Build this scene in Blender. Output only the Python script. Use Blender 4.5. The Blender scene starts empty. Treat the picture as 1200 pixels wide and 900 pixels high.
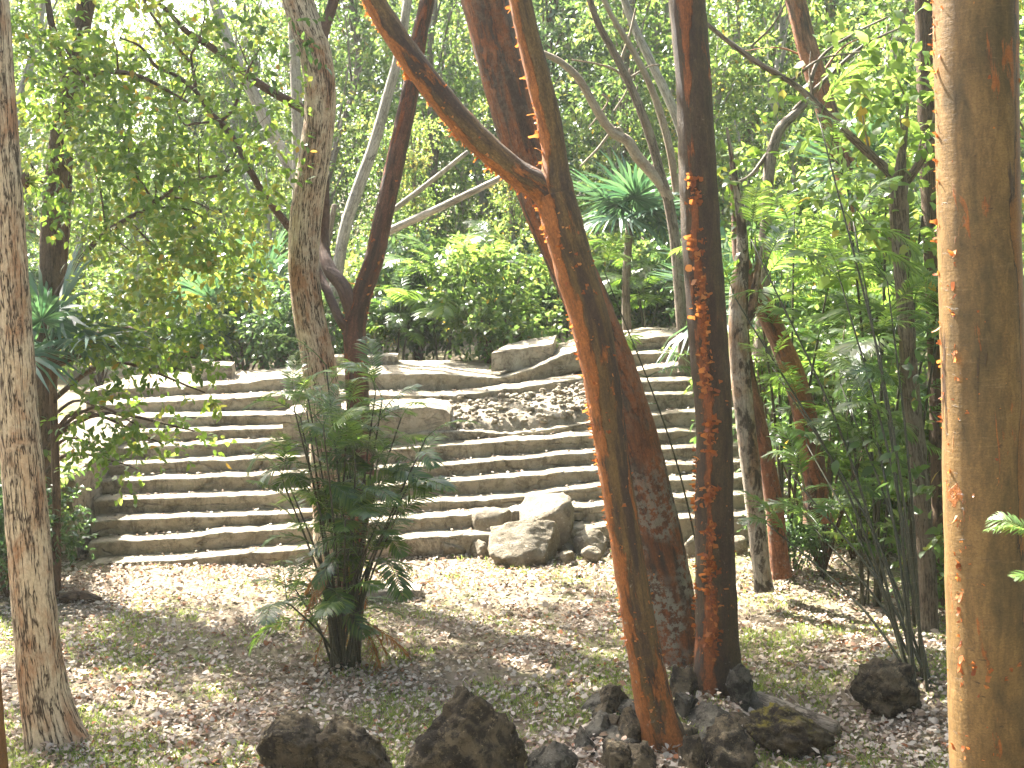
import bpy, math, random
import numpy as np
from mathutils import Vector, Matrix, noise as mnoise
rng = np.random.default_rng(7)
random.seed(7)
R = math.radians
S = bpy.context.scene
COL = S.collection
# ------------------------------------------------------------------ camera, sky, sun
CAM_Z, F = 4.0, 1500.0
PITCH = math.atan(140 / F)
cam = bpy.data.cameras.new('camera'); cam_o = bpy.data.objects.new('camera', cam); COL.objects.link(cam_o)
cam.sensor_width = 36; cam.lens = 36 * F / 1200
cam_o.location = (0, 0, CAM_Z); cam_o.rotation_euler = (math.pi / 2 - PITCH, 0, 0)
cam.clip_start = .1; cam.clip_end = 3000
cam.dof.use_dof = True; cam.dof.focus_distance = 11.0; cam.dof.aperture_fstop = 5.0
S.camera = cam_o
SUN = Vector((-.44, .48, .76)).normalized()
KX, KY = -SUN.x / SUN.z, SUN.y / SUN.z
w = bpy.data.worlds.new('World'); S.world = w; w.use_nodes = True
nt = w.node_tree; bg = nt.nodes['Background']
sky = nt.nodes.new('ShaderNodeTexSky'); sky.sky_type = 'NISHITA'; sky.sun_disc = False
sky.sun_elevation = math.asin(SUN.z); sky.sun_rotation = math.atan2(SUN.x, SUN.y)
sky.air_density = 1.0; sky.dust_density = 5.0; sky.ozone_density = 1.0
nt.links.new(sky.outputs[0], bg.inputs[0]); bg.inputs[1].default_value = .09
sl = bpy.data.lights.new('sun', 'SUN'); sl.energy = 5.0; sl.angle = R(.55); sl.color = (1, .95, .86)
so = bpy.data.objects.new('sun', sl); COL.objects.link(so)
so.rotation_euler = SUN.to_track_quat('Z', 'Y').to_euler()
S.view_settings.view_transform = 'Standard'; S.view_settings.look = 'None'
S.view_settings.gamma = 1; S.view_settings.use_curve_mapping = False
S.view_settings.exposure = 3.15
c = S.cycles
c.max_bounces = 7; c.diffuse_bounces = 4; c.glossy_bounces = 2; c.transmission_bounces = 4; c.transparent_max_bounces = 4
c.caustics_reflective = False; c.caustics_refractive = False; c.sample_clamp_indirect = 8

_fw = np.array([0, math.cos(PITCH), -math.sin(PITCH)]); _up = np.array([0, math.sin(PITCH), math.cos(PITCH)])
def at(px, py, Y):
    """world point at depth Y (metres along the view) seen at photo pixel (px,py)"""
    d = _fw + np.array([1, 0, 0]) * ((px - 600) / F) + _up * ((450 - py) / F)
    return np.array([0, 0, CAM_Z]) + d * (Y / d[1])
def depth_of(py, z=0.0):
    d = _fw + _up * ((450 - py) / F)
    return (z - CAM_Z) / d[2] * d[1]
def sst(a, b, v):
    t = np.clip((v - a) / (b - a), 0, 1); return t * t * (3 - 2 * t)
def gz(x, y):
    """terrain height"""
    x = np.asarray(x, float); y = np.asarray(y, float)
    z = 2.2 * sst(9.4, 2.0, y)
    z = z + .19 * sst(14.5, 17, y) * sst(-3.0, 2.5, x)
    amp = np.clip(1.66 + .055 * (x + 5.5), 1.5, 2.3)
    inside = np.clip((y - 17.7) / 3.6, 0, 1)
    left = sst(20.3, 24.0, y); right = sst(16.5, 23.5, y)
    wl = sst(-5.7, -6.1, x); wr = sst(5.6, 6.6, x)
    f = inside * (1 - wl) * (1 - wr) + left * wl + right * wr
    z = z + amp * f
    z = z + .25 * sst(2.6, 5.5, x) * sst(14.5, 12.5, y) * sst(8, 10, y)
    z = z + .13 * np.exp(-((x - 1.75) ** 2 / .5 + (y - 11.3) ** 2 / .35)) + .22 * np.exp(-((x - 3.75) ** 2 / .5 + (y - 11.6) ** 2 / .8))
    z = z + .035 * np.sin(x * 1.7 + 1.3 * np.sin(y * .9)) * np.sin(y * 1.3 + .7) * (1 - .6 * f)
    return z + 9 * sst(60, 220, y)
def G(px, py):
    """ground point seen at photo pixel"""
    Y = depth_of(py)
    for _ in range(12):
        p = at(px, py, Y); Y = depth_of(py, float(gz(p[0], p[1])))
    p = at(px, py, Y); p[2] = float(gz(p[0], p[1])); return p

# ------------------------------------------------------------------ object helpers
def tag(o, label=None, cat=None, group=None, kind=None):
    if label: o['label'] = label
    if cat: o['category'] = cat
    if group: o['group'] = group
    if kind: o['kind'] = kind
    return o
def empty(name, loc, label=None, cat=None, group=None):
    o = bpy.data.objects.new(name, None); o.empty_display_size = .2; COL.objects.link(o); o.location = loc
    return tag(o, label, cat, group)
def link(name, me, parent=None, loc=None):
    o = bpy.data.objects.new(name, me); COL.objects.link(o)
    if parent is not None: o.parent = parent
    if loc is not None: o.location = loc
    return o
def mesh(name, v, faces, mat, attrs=None, smooth=False):
    """faces: list of int arrays (n,3) or (n,4)"""
    me = bpy.data.meshes.new(name)
    v = np.asarray(v, np.float32)
    faces = [np.asarray(f, np.int32) for f in (faces if isinstance(faces, list) else [faces]) if len(f)]
    me.vertices.add(len(v)); me.vertices.foreach_set('co', v.ravel())
    flat = np.concatenate([f.ravel() for f in faces]); tot = np.concatenate([np.full(len(f), f.shape[1], np.int32) for f in faces])
    me.loops.add(len(flat)); me.loops.foreach_set('vertex_index', flat)
    st = np.concatenate([[0], np.cumsum(tot)[:-1]]).astype(np.int32)
    me.polygons.add(len(tot)); me.polygons.foreach_set('loop_start', st); me.polygons.foreach_set('loop_total', tot)
    if smooth: me.polygons.foreach_set('use_smooth', np.ones(len(tot), bool))
    me.update(calc_edges=True); me.validate()
    for k, a in (attrs or {}).items():
        a = np.asarray(a, np.float32)
        if a.ndim == 2:
            at_ = me.attributes.new(k, 'FLOAT_VECTOR', 'POINT'); at_.data.foreach_set('vector', a.ravel())
        else:
            at_ = me.attributes.new(k, 'FLOAT', 'POINT'); at_.data.foreach_set('value', a)
    me.materials.append(mat); return me
class MB:
    def __init__(s): s.v = []; s.f3 = []; s.f4 = []; s.a = {}; s.n = 0
    def add(s, v, f3=None, f4=None, **attrs):
        v = np.asarray(v, float)
        if f3 is not None and len(f3): s.f3.append(np.asarray(f3) + s.n)
        if f4 is not None and len(f4): s.f4.append(np.asarray(f4) + s.n)
        s.v.append(v); s.n += len(v)
        for k, a in attrs.items(): s.a.setdefault(k, []).append(np.asarray(a, float))
    def mesh(s, name, mat, smooth=False):
        fs = []
        if s.f3: fs.append(np.concatenate(s.f3))
        if s.f4: fs.append(np.concatenate(s.f4))
        return mesh(name, np.concatenate(s.v), fs, mat, {k: np.concatenate(a) for k, a in s.a.items()}, smooth)

# ------------------------------------------------------------------ materials
class N:
    def __init__(s, name):
        s.m = bpy.data.materials.new(name); s.m.use_nodes = True; s.t = s.m.node_tree
        s.b = s.t.nodes['Principled BSDF']; s.out = s.t.nodes['Material Output']
    def n(s, t, **kw):
        x = s.t.nodes.new(t)
        for k, v in kw.items(): setattr(x, k, v)
        return x
    def l(s, a, b): s.t.links.new(a, b)
    def coord(s, scale=(1, 1, 1), attr=None):
        mp = s.n('ShaderNodeMapping'); mp.inputs['Scale'].default_value = scale
        if attr:
            a = s.n('ShaderNodeAttribute', attribute_name=attr); s.l(a.outputs['Vector'], mp.inputs[0])
        else:
            a = s.n('ShaderNodeTexCoord'); s.l(a.outputs['Object'], mp.inputs[0])
        return mp.outputs[0]
    def noise(s, vec, scale, detail=5, rough=.6, dist=0):
        x = s.n('ShaderNodeTexNoise'); x.inputs['Scale'].default_value = scale; x.inputs['Detail'].default_value = detail
        x.inputs['Roughness'].default_value = rough; x.inputs['Distortion'].default_value = dist
        if vec is not None: s.l(vec, x.inputs['Vector'])
        return x.outputs['Fac']
    def vor(s, vec, scale, feature='F1', out='Distance'):
        x = s.n('ShaderNodeTexVoronoi', feature=feature); x.inputs['Scale'].default_value = scale; s.l(vec, x.inputs['Vector'])
        return x.outputs[out]
    def ramp(s, fac, stops, interp='LINEAR'):
        x = s.n('ShaderNodeValToRGB'); x.color_ramp.interpolation = interp
        e = x.color_ramp.elements
        while len(e) < len(stops): e.new(.5)
        for i, (p, c_) in enumerate(stops):
            e[i].position = p; e[i].color = (*c_, 1) if not np.isscalar(c_) else (c_, c_, c_, 1)
        s.l(fac, x.inputs[0]); return x.outputs[0]
    def mix(s, fac, a, b, mode='MIX'):
        x = s.n('ShaderNodeMixRGB', blend_type=mode)
        for v, i in ((fac, 0), (a, 1), (b, 2)):
            if hasattr(v, 'links'): s.l(v, x.inputs[i])
            else: x.inputs[i].default_value = v if np.isscalar(v) else (*v, 1)
        return x.outputs[0]
    def math(s, op, a, b=0.0):
        x = s.n('ShaderNodeMath', operation=op)
        for v, i in ((a, 0), (b, 1)):
            if hasattr(v, 'links'): s.l(v, x.inputs[i])
            else: x.inputs[i].default_value = v
        return x.outputs[0]
    def bump(s, h, strength=.5, dist=.02, prev=None):
        x = s.n('ShaderNodeBump'); x.inputs['Strength'].default_value = strength; x.inputs['Distance'].default_value = dist
        s.l(h, x.inputs['Height'])
        if prev is not None: s.l(prev, x.inputs['Normal'])
        s.l(x.outputs[0], s.b.inputs['Normal']); return x.outputs[0]
    def base(s, colr, rough=.8, spec=.3):
        if hasattr(colr, 'links'): s.l(colr, s.b.inputs['Base Color'])
        else: s.b.inputs['Base Color'].default_value = (*colr, 1)
        s.b.inputs['Roughness'].default_value = rough; s.b.inputs['Specular IOR Level'].default_value = spec
        return s
    def translucent(s, colr, fac):
        t = s.n('ShaderNodeBsdfTranslucent'); m = s.n('ShaderNodeMixShader'); m.inputs[0].default_value = fac
        if hasattr(colr, 'links'): s.l(colr, t.inputs[0])
        else: t.inputs[0].default_value = (*colr, 1)
        s.l(s.b.outputs[0], m.inputs[1]); s.l(t.outputs[0], m.inputs[2]); s.l(m.outputs[0], s.out.inputs[0]); return s

def leaf_mat(name, stops, tstops, fac=.45, rough=.38, spec=.5):
    m = N(name); a = m.n('ShaderNodeAttribute', attribute_name='rnd')
    m.base(m.ramp(a.outputs['Fac'], stops), rough, spec)
    m.translucent(m.ramp(a.outputs['Fac'], tstops), fac); return m.m
LEAF_MID = leaf_mat('leaf_mid', [(0, (.035, .075, .018)), (.6, (.06, .12, .025)), (.93, (.10, .16, .03)), (1, (.25, .17, .03))],
                    [(0, (.09, .17, .035)), (.6, (.17, .27, .055)), (.93, (.30, .37, .09)), (1, (.5, .35, .05))], .5)
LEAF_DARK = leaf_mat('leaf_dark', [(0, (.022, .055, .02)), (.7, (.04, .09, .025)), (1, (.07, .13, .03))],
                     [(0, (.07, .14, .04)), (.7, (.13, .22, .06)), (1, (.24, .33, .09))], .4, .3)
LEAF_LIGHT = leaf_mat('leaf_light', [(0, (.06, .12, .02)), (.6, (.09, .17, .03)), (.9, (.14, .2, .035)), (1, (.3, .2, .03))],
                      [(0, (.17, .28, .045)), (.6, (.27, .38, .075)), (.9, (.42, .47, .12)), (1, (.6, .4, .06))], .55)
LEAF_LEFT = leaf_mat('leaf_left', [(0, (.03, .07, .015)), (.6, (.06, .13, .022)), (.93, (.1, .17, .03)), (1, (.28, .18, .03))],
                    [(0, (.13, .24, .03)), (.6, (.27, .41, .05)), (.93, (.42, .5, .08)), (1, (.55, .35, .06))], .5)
PALM = leaf_mat('palm_leaf', [(0, (.025, .055, .014)), (.6, (.04, .085, .02)), (1, (.085, .14, .03))],
                [(0, (.08, .17, .02)), (.6, (.15, .28, .03)), (1, (.34, .44, .05))], .38, .3, .6)
PALM_L = leaf_mat('palm_leaf_light', [(0, (.045, .09, .02)), (.6, (.07, .135, .028)), (1, (.13, .19, .04))],
                  [(0, (.14, .28, .04)), (.6, (.28, .42, .06)), (1, (.42, .5, .09))], .45, .3, .6)
FAN = leaf_mat('fan_palm_leaf', [(0, (.035, .075, .05)), (1, (.07, .13, .085))], [(0, (.06, .16, .06)), (1, (.14, .27, .09))], .3, .35, .6)
DEADLEAF = leaf_mat('dry_leaf', [(0, (.16, .07, .03)), (1, (.3, .15, .06))], [(0, (.35, .12, .03)), (1, (.5, .24, .06))], .4, .7, .2)
LITTER = leaf_mat('litter_leaf', [(0, (.08, .055, .036)), (.3, (.23, .175, .13)), (.6, (.40, .345, .28)), (.85, (.47, .42, .35)), (.95, (.28, .12, .06)), (1, (.18, .085, .04))],
                  [(0, (.2, .12, .08)), (.6, (.4, .3, .24)), (1, (.4, .16, .08))], .15, .8, .12)
GRASS = leaf_mat('grass_blade', [(0, (.06, .11, .02)), (.7, (.13, .19, .04)), (1, (.26, .24, .09))], [(0, (.2, .35, .03)), (1, (.45, .48, .12))], .45, .5)
FLAKE = leaf_mat('bark_flake', [(0, (.15, .045, .014)), (.6, (.3, .09, .025)), (1, (.45, .19, .06))], [(0, (.45, .11, .02)), (1, (.75, .30, .07))], .45, .45, .4)

def gumbo_mat(name, skin, peel, lichen=.0, thr=.52, dark=(.05, .03, .018), side=None):
    m = N(name); v = m.coord((1, 1, .26), 'bk'); v2 = m.coord((1, 1, 1), 'bk'); v3 = m.coord((1, 1, .14), 'bk')
    big = m.noise(v, 4.2, 6, .62, .6); fine = m.noise(v2, 38, 6, .7); med = m.noise(v, 13, 6, .65, .3)
    strk = m.noise(v3, 9, 5, .6)
    skinc = m.mix(m.ramp(med, [(.3, 0.), (.7, 1.)]), skin, tuple(min(1, x * 1.7) for x in skin))
    skinc = m.mix(m.ramp(strk, [(.42, 1.), (.55, 0.)]), skinc, dark)
    peelc = m.mix(fine, tuple(x * .62 for x in peel), tuple(min(1, x * 1.35) for x in peel))
    comb = m.math('ADD', m.math('MULTIPLY', big, .65), m.math('MULTIPLY', med, .35))
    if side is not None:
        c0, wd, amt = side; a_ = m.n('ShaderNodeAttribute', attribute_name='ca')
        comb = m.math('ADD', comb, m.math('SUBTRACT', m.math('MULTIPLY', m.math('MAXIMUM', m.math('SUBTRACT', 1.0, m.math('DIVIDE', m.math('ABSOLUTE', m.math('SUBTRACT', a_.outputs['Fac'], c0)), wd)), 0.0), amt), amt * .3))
    msk = m.ramp(comb, [(thr - .018, 0.), (thr + .018, 1.)])
    colr = m.mix(msk, skinc, peelc)
    dk = m.ramp(m.noise(v, 6.5, 6, .7, 1.0), [(.60, 0.), (.66, .75)])
    colr = m.mix(dk, colr, dark)
    grit = m.noise(m.coord((1, 1, .55), 'bk'), 70, 8, .8); pk = m.ramp(m.vor(m.coord((1, 1, .5), 'bk'), 55), [(.05, .0), (.28, 1.)])
    colr = m.mix(1.0, colr, m.ramp(grit, [(.25, .35), (.5, .95), (.72, 1.75)]), 'MULTIPLY'); colr = m.mix(1.0, colr, m.ramp(m.noise(v, 22, 6, .75), [(.3, .55), (.62, 1.3)]), 'MULTIPLY')
    colr = m.mix(m.math('MULTIPLY', m.ramp(m.noise(v2, 26, 5, .7), [(.66, 0.), (.70, 1.)]), .5), colr, (.22, .19, .14))
    if lichen > 0:
        lm = m.math('MULTIPLY', m.ramp(m.noise(v2, 15, 8, .75), [(.62 - lichen * .2, 0.), (.66 - lichen * .2, 1.)]),
                    m.ramp(m.noise(v2, 1.6, 2), [(.40, 0.), (.5, 1.)]))
        tc = m.n('ShaderNodeTexCoord'); sz_ = m.n('ShaderNodeSeparateXYZ'); m.l(tc.outputs['Object'], sz_.inputs[0])
        low = m.ramp(m.math('DIVIDE', sz_.outputs[2], 4.0), [(.30, 1.), (.60, .15)])
        colr = m.mix(m.math('MULTIPLY', lm, low), colr, (.27, .24, .18))
    m.base(colr, .68, .3)
    h = m.math('ADD', m.math('ADD', m.math('MULTIPLY', msk, -.8), m.math('MULTIPLY', grit, .5)), m.math('ADD', m.math('MULTIPLY', fine, .35), m.math('MULTIPLY', med, .7)))
    m.bump(h, 1.0, .03); return m.m
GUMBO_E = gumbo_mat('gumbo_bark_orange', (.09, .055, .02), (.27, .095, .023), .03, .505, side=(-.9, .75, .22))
GUMBO_F = gumbo_mat('gumbo_bark_dark_red', (.12, .045, .016), (.21, .07, .022), .7, .52)
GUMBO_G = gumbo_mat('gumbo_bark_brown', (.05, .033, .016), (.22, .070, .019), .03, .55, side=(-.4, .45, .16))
RED = gumbo_mat('red_brown_bark', (.085, .038, .022), (.20, .062, .022), 0, .55)
REDL = gumbo_mat('pale_red_bark', (.16, .08, .045), (.25, .10, .045), .2, .5)
def smooth_bark():
    m = N('tan_copper_bark'); v = m.coord((1, 1, .30), 'bk'); v2 = m.coord((1, 1, 1), 'bk'); vh = m.coord((1, 1, 7), 'bk'); vv = m.coord((1, 1, .1), 'bk')
    big = m.noise(v, 3.4, 5, .55, .7); med = m.noise(v, 10, 5, .6, .4); fine = m.noise(v2, 45, 5, .65); hor = m.noise(vh, 4.5, 3, .6)
    tan = m.mix(med, (.105, .062, .020), (.175, .105, .042))
    olive = m.mix(med, (.05, .035, .015), (.105, .067, .025))
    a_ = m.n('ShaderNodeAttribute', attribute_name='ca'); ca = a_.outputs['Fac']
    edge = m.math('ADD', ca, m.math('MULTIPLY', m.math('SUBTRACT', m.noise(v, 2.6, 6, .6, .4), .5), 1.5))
    colr = m.mix(m.math('MULTIPLY', m.ramp(m.math('ADD', big, m.math('MULTIPLY', ca, .10)), [(.43, 0.), (.56, 1.)]), .95), tan, olive)  # olive bark patches, weighted rightward to paint in some of the trunk's shade
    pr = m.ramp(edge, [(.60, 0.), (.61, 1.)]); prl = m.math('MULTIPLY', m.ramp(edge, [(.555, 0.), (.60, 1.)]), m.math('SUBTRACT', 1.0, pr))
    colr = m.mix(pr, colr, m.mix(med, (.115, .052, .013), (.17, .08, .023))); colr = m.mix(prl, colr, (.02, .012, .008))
    org = m.ramp(m.noise(v, 6, 6, .65, .8), [(.62, 0.), (.645, 1.)])
    colr = m.mix(org, colr, m.mix(fine, (.16, .05, .012), (.27, .10, .026)))
    colr = m.mix(m.ramp(hor, [(.62, 0.), (.72, .3)]), colr, (.22, .15, .08))
    crk = m.ramp(m.noise(vv, 7, 5, .62, .5), [(.31, 1.), (.35, 0.)])
    colr = m.mix(crk, colr, (.05, .028, .015))
    grit = m.noise(m.coord((1, 1, 1.6), 'bk'), 60, 8, .8)
    colr = m.mix(1.0, colr, m.ramp(grit, [(.25, .45), (.5, 1.0), (.75, 1.5)]), 'MULTIPLY'); colr = m.mix(1.0, colr, m.ramp(m.noise(v, 16, 7, .75, .5), [(.3, .55), (.6, 1.25)]), 'MULTIPLY')
    scar = m.ramp(m.noise(m.coord((1, 1, 5), 'bk'), 9, 6, .7, .4), [(.64, 0.), (.67, .8)]); colr = m.mix(scar, colr, (.03, .018, .009))
    m.base(colr, .58, .3)
    h = m.math('ADD', m.math('MULTIPLY', m.math('ADD', org, pr), -.5), m.math('ADD', m.math('MULTIPLY', hor, .25), m.math('ADD', m.math('MULTIPLY', fine, .25), m.math('MULTIPLY', m.math('ADD', crk, scar), -.8))))
    m.bump(h, .6, .02); return m.m
TAN = smooth_bark()
def cracked_bark(name, pale, mid, dark, crack=.5, sc=1.0, blot=.60):
    m = N(name); v = m.coord((1, 1, .16), 'bk'); v2 = m.coord((1, 1, 1), 'bk'); vm = m.coord((1, 1, .5), 'bk')
    va = m.coord((1, 1, .085), 'bk')
    def fiss(scale, w_, o):
        nn = m.noise(va, scale, 4, .55, .35); d_ = m.math('ABSOLUTE', m.math('SUBTRACT', nn, o)); return m.ramp(d_, [(w_ * .3, 1.), (w_, 0.)])
    cr = m.math('MAXIMUM', fiss(26 * sc, .035, .5), fiss(15 * sc, .02, .46))
    cr = m.math('MULTIPLY', cr, m.ramp(m.noise(m.coord((1, 1, .8), 'bk'), 11, 5), [(.36, 0.), (.48, 1.)]))
    bl = m.noise(vm, 3.2, 6, .66, .4); fine = m.noise(v2, 40, 5, .7)
    colr = m.mix(m.ramp(bl, [(.46, 0.), (.62, 1.)]), m.mix(fine, tuple(x * .72 for x in pale), pale), mid)
    colr = m.mix(m.ramp(m.noise(vm, 5.2, 7, .72, .5), [(blot, 0.), (blot + .05, .85)]), colr, dark)
    colr = m.mix(1.0, colr, m.ramp(m.noise(m.coord((1, 1, .4), 'bk'), 55, 8, .8), [(.25, .45), (.5, 1.), (.75, 1.4)]), 'MULTIPLY')
    colr = m.mix(m.math('MULTIPLY', cr, crack), colr, dark)
    m.base(colr, .8, .25)
    m.bump(m.math('ADD', m.math('MULTIPLY', cr, -1.0), m.math('MULTIPLY', fine, .4)), .8, .015); return m.m
PALE = cracked_bark('pale_cracked_bark', (.56, .45, .31), (.31, .165, .085), (.04, .025, .015), .95)
GREYB = cracked_bark('grey_bark', (.24, .2, .15), (.16, .12, .085), (.04, .03, .02), .7)
WHITEB = cracked_bark('whitish_bark', (.36, .33, .28), (.26, .23, .18), (.05, .04, .03), .5, .7)
WHITEK = cracked_bark('white_blotched_bark', (.42, .36, .28), (.26, .16, .09), (.035, .025, .016), .35, .7, .50)
DARKB = cracked_bark('dark_brown_bark', (.15, .10, .06), (.10, .062, .04), (.03, .02, .013), .6)
BRANCHB = cracked_bark('branch_bark', (.14, .09, .065), (.10, .06, .045), (.04, .025, .018), .4)
TWIG = cracked_bark('dry_twig', (.36, .3, .22), (.26, .19, .13), (.15, .1, .07), .3)
def cane():
    m = N('palm_cane'); v = m.coord((1, 1, 1), 'bk'); s_ = m.n('ShaderNodeSeparateXYZ'); m.l(v, s_.inputs[0])
    rings = m.math('FRACT', m.math('MULTIPLY', s_.outputs[2], 9.0))
    m.base(m.mix(m.ramp(rings, [(0., 1.), (.08, 0.)]), m.mix(m.noise(v, 12), (.018, .026, .011), (.05, .042, .02)), (.10, .08, .05)), .5, .4); return m.m
CANE = cane()
def stone_mat(name, pale, mid, dark, joints=0, dirt=.5, moss=None, scale=1.0):
    m = N(name); v = m.coord(); vr = m.coord((1, 1, 1))
    big = m.noise(v, 1.7 * scale, 6, .65, .3); med = m.noise(v, 7 * scale, 8, .7); fine = m.noise(v, 45 * scale, 6, .75)
    colr = m.mix(m.ramp(big, [(.38, 0.), (.62, 1.)]), pale, mid)
    colr = m.mix(m.ramp(med, [(.50, 0.), (.64, dirt)]), colr, dark)
    colr = m.mix(.35, colr, m.mix(fine, (.05, .045, .04), (.9, .88, .84)), 'OVERLAY')
    h = m.math('ADD', m.math('MULTIPLY', med, .8), m.math('MULTIPLY', fine, .4))
    pit = m.ramp(m.vor(v, 26 * scale), [(.12, 0.), (.3, 1.)])
    h = m.math('ADD', h, m.math('MULTIPLY', pit, .18))
    if joints:
        jc = m.coord((1, 1, 2.6)); nz = m.n('ShaderNodeTexNoise'); nz.inputs['Scale'].default_value = 5; m.l(jc, nz.inputs['Vector'])
        va = m.n('ShaderNodeVectorMath', operation='SCALE'); va.inputs['Scale'].default_value = .22; m.l(nz.outputs['Color'], va.inputs[0])
        vb = m.n('ShaderNodeVectorMath', operation='ADD'); m.l(jc, vb.inputs[0]); m.l(va.outputs[0], vb.inputs[1])
        e = m.vor(vb.outputs[0], joints, 'DISTANCE_TO_EDGE'); j = m.math('MULTIPLY', m.ramp(e, [(.0, 1.), (.05, 0.)]), m.ramp(m.noise(v, 3.3, 4), [(.45, 0.), (.6, 1.)]))
        colr = m.mix(m.math('MULTIPLY', j, .7), colr, dark); colr = m.mix(m.ramp(m.noise(m.coord((1, 1, .5)), 3.4, 9, .8, .8), [(.5, 0.), (.62, .75)]), colr, tuple(q * .75 for q in dark)); colr = m.mix(m.ramp(m.noise(v, 9, 8, .8), [(.58, 0.), (.66, .6)]), colr, tuple(min(.6, q * 1.25) for q in pale)); h = m.math('ADD', h, m.math('MULTIPLY', j, -.8))
        colr = m.mix(m.math('MULTIPLY', m.ramp(m.vor(vb.outputs[0], joints, 'F1', 'Color'), [(.2, 0.), (.8, 1.)]), .35), colr, tuple(q * .62 for q in mid))
    if moss is not None:
        g = m.n('ShaderNodeNewGeometry'); sp = m.n('ShaderNodeSeparateXYZ'); m.l(g.outputs['Normal'], sp.inputs[0])
        mm = m.math('MULTIPLY', m.ramp(sp.outputs[2], [(.3, 0.), (.7, 1.)]), m.ramp(m.noise(v, 4, 5), [(.42, 0.), (.55, 1.)]))
        colr = m.mix(mm, colr, moss)
    if not joints:
        colr = m.mix(m.ramp(m.noise(v, 3.1 * scale, 8, .75, .6), [(.47, 0.), (.55, .9 if dirt > .55 else .25)]), colr, dark)
        lm = m.ramp(m.noise(v, 13 * scale, 8, .78), [(.58, 0.), (.63, .85)]); colr = m.mix(lm, colr, tuple(min(.5, q * 1.9) for q in pale))
    m.base(colr, .9, .2); m.bump(h, 1.0, .045); return m.m
STEP = stone_mat('step_stone', (.40, .36, .285), (.29, .25, .18), (.085, .07, .048), 1.15, .6, None, 1.3)
STEPB = stone_mat('block_stone', (.42, .38, .31), (.31, .265, .20), (.12, .095, .07), 3.2, .5)
WALLS = stone_mat('wall_stone', (.36, .31, .24), (.24, .19, .14), (.07, .055, .045), 3.6, .6)
ROCKP = stone_mat('pale_limestone', (.235, .205, .155), (.155, .13, .09), (.055, .044, .03), 0, .45)
ROCKD = stone_mat('dark_rock', (.125, .098, .06), (.062, .048, .03), (.016, .013, .009), 0, .8, None, 1.6)
ROCKM = stone_mat('mossy_rock', (.12, .095, .06), (.06, .047, .03), (.028, .022, .018), 0, .7, (.16, .13, .02), 1.6)
ROCKG = stone_mat('grey_rock', (.125, .115, .092), (.07, .062, .047), (.018, .016, .012), 0, .75, None, 1.6)
RUB = stone_mat('rubble_stone', (.36, .32, .25), (.25, .21, .15), (.09, .075, .05), 0, .5, None, 2.0)
def ground_mat():
    m = N('forest_floor'); v = m.coord()
    b = m.noise(v, .9, 5, .6, .5); f = m.noise(v, 30, 7, .75); md = m.noise(v, 6, 6, .7)
    colr = m.mix(f, (.06, .047, .03), (.26, .21, .15))
    grn = m.math('MULTIPLY', m.ramp(b, [(.46, 0.), (.60, .8)]), m.ramp(md, [(.4, 0.), (.6, 1.)]))
    colr = m.mix(grn, colr, m.mix(f, (.05, .07, .02), (.16, .17, .06)))
    m.base(colr, .95, .15); m.bump(m.math('ADD', f, md), .7, .03); return m.m
FLOOR = ground_mat()

# ------------------------------------------------------------------ geometry helpers
def catmull(P, sub):
    P = np.asarray(P, float); Q = np.vstack([2 * P[0] - P[1], P, 2 * P[-1] - P[-2]]); out = []
    for i in range(1, len(Q) - 2):
        for t in np.linspace(0, 1, sub, endpoint=False):
            a, b, c_, d = Q[i - 1:i + 3]
            out.append(.5 * ((2 * b) + (c_ - a) * t + (2 * a - 5 * b + 4 * c_ - d) * t * t + (3 * b - a - 3 * c_ + d) * t ** 3))
    out.append(P[-1]); return np.array(out)
def frames(p):
    T = np.gradient(p, axis=0); T /= np.linalg.norm(T, axis=1)[:, None] + 1e-9
    e2 = np.tile(np.array([0., -1, 0]), (len(p), 1)); bad = np.abs((T * e2).sum(1)) > .95; e2[bad] = (0, 0, 1)
    e2 = e2 - T * (T * e2).sum(1)[:, None]; e2 /= np.linalg.norm(e2, axis=1)[:, None]
    e1 = np.cross(e2, T); s = np.sign(e1[:, 0]); s[s == 0] = 1
    e1 *= s[:, None]
    return T, e1, e2
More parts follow.
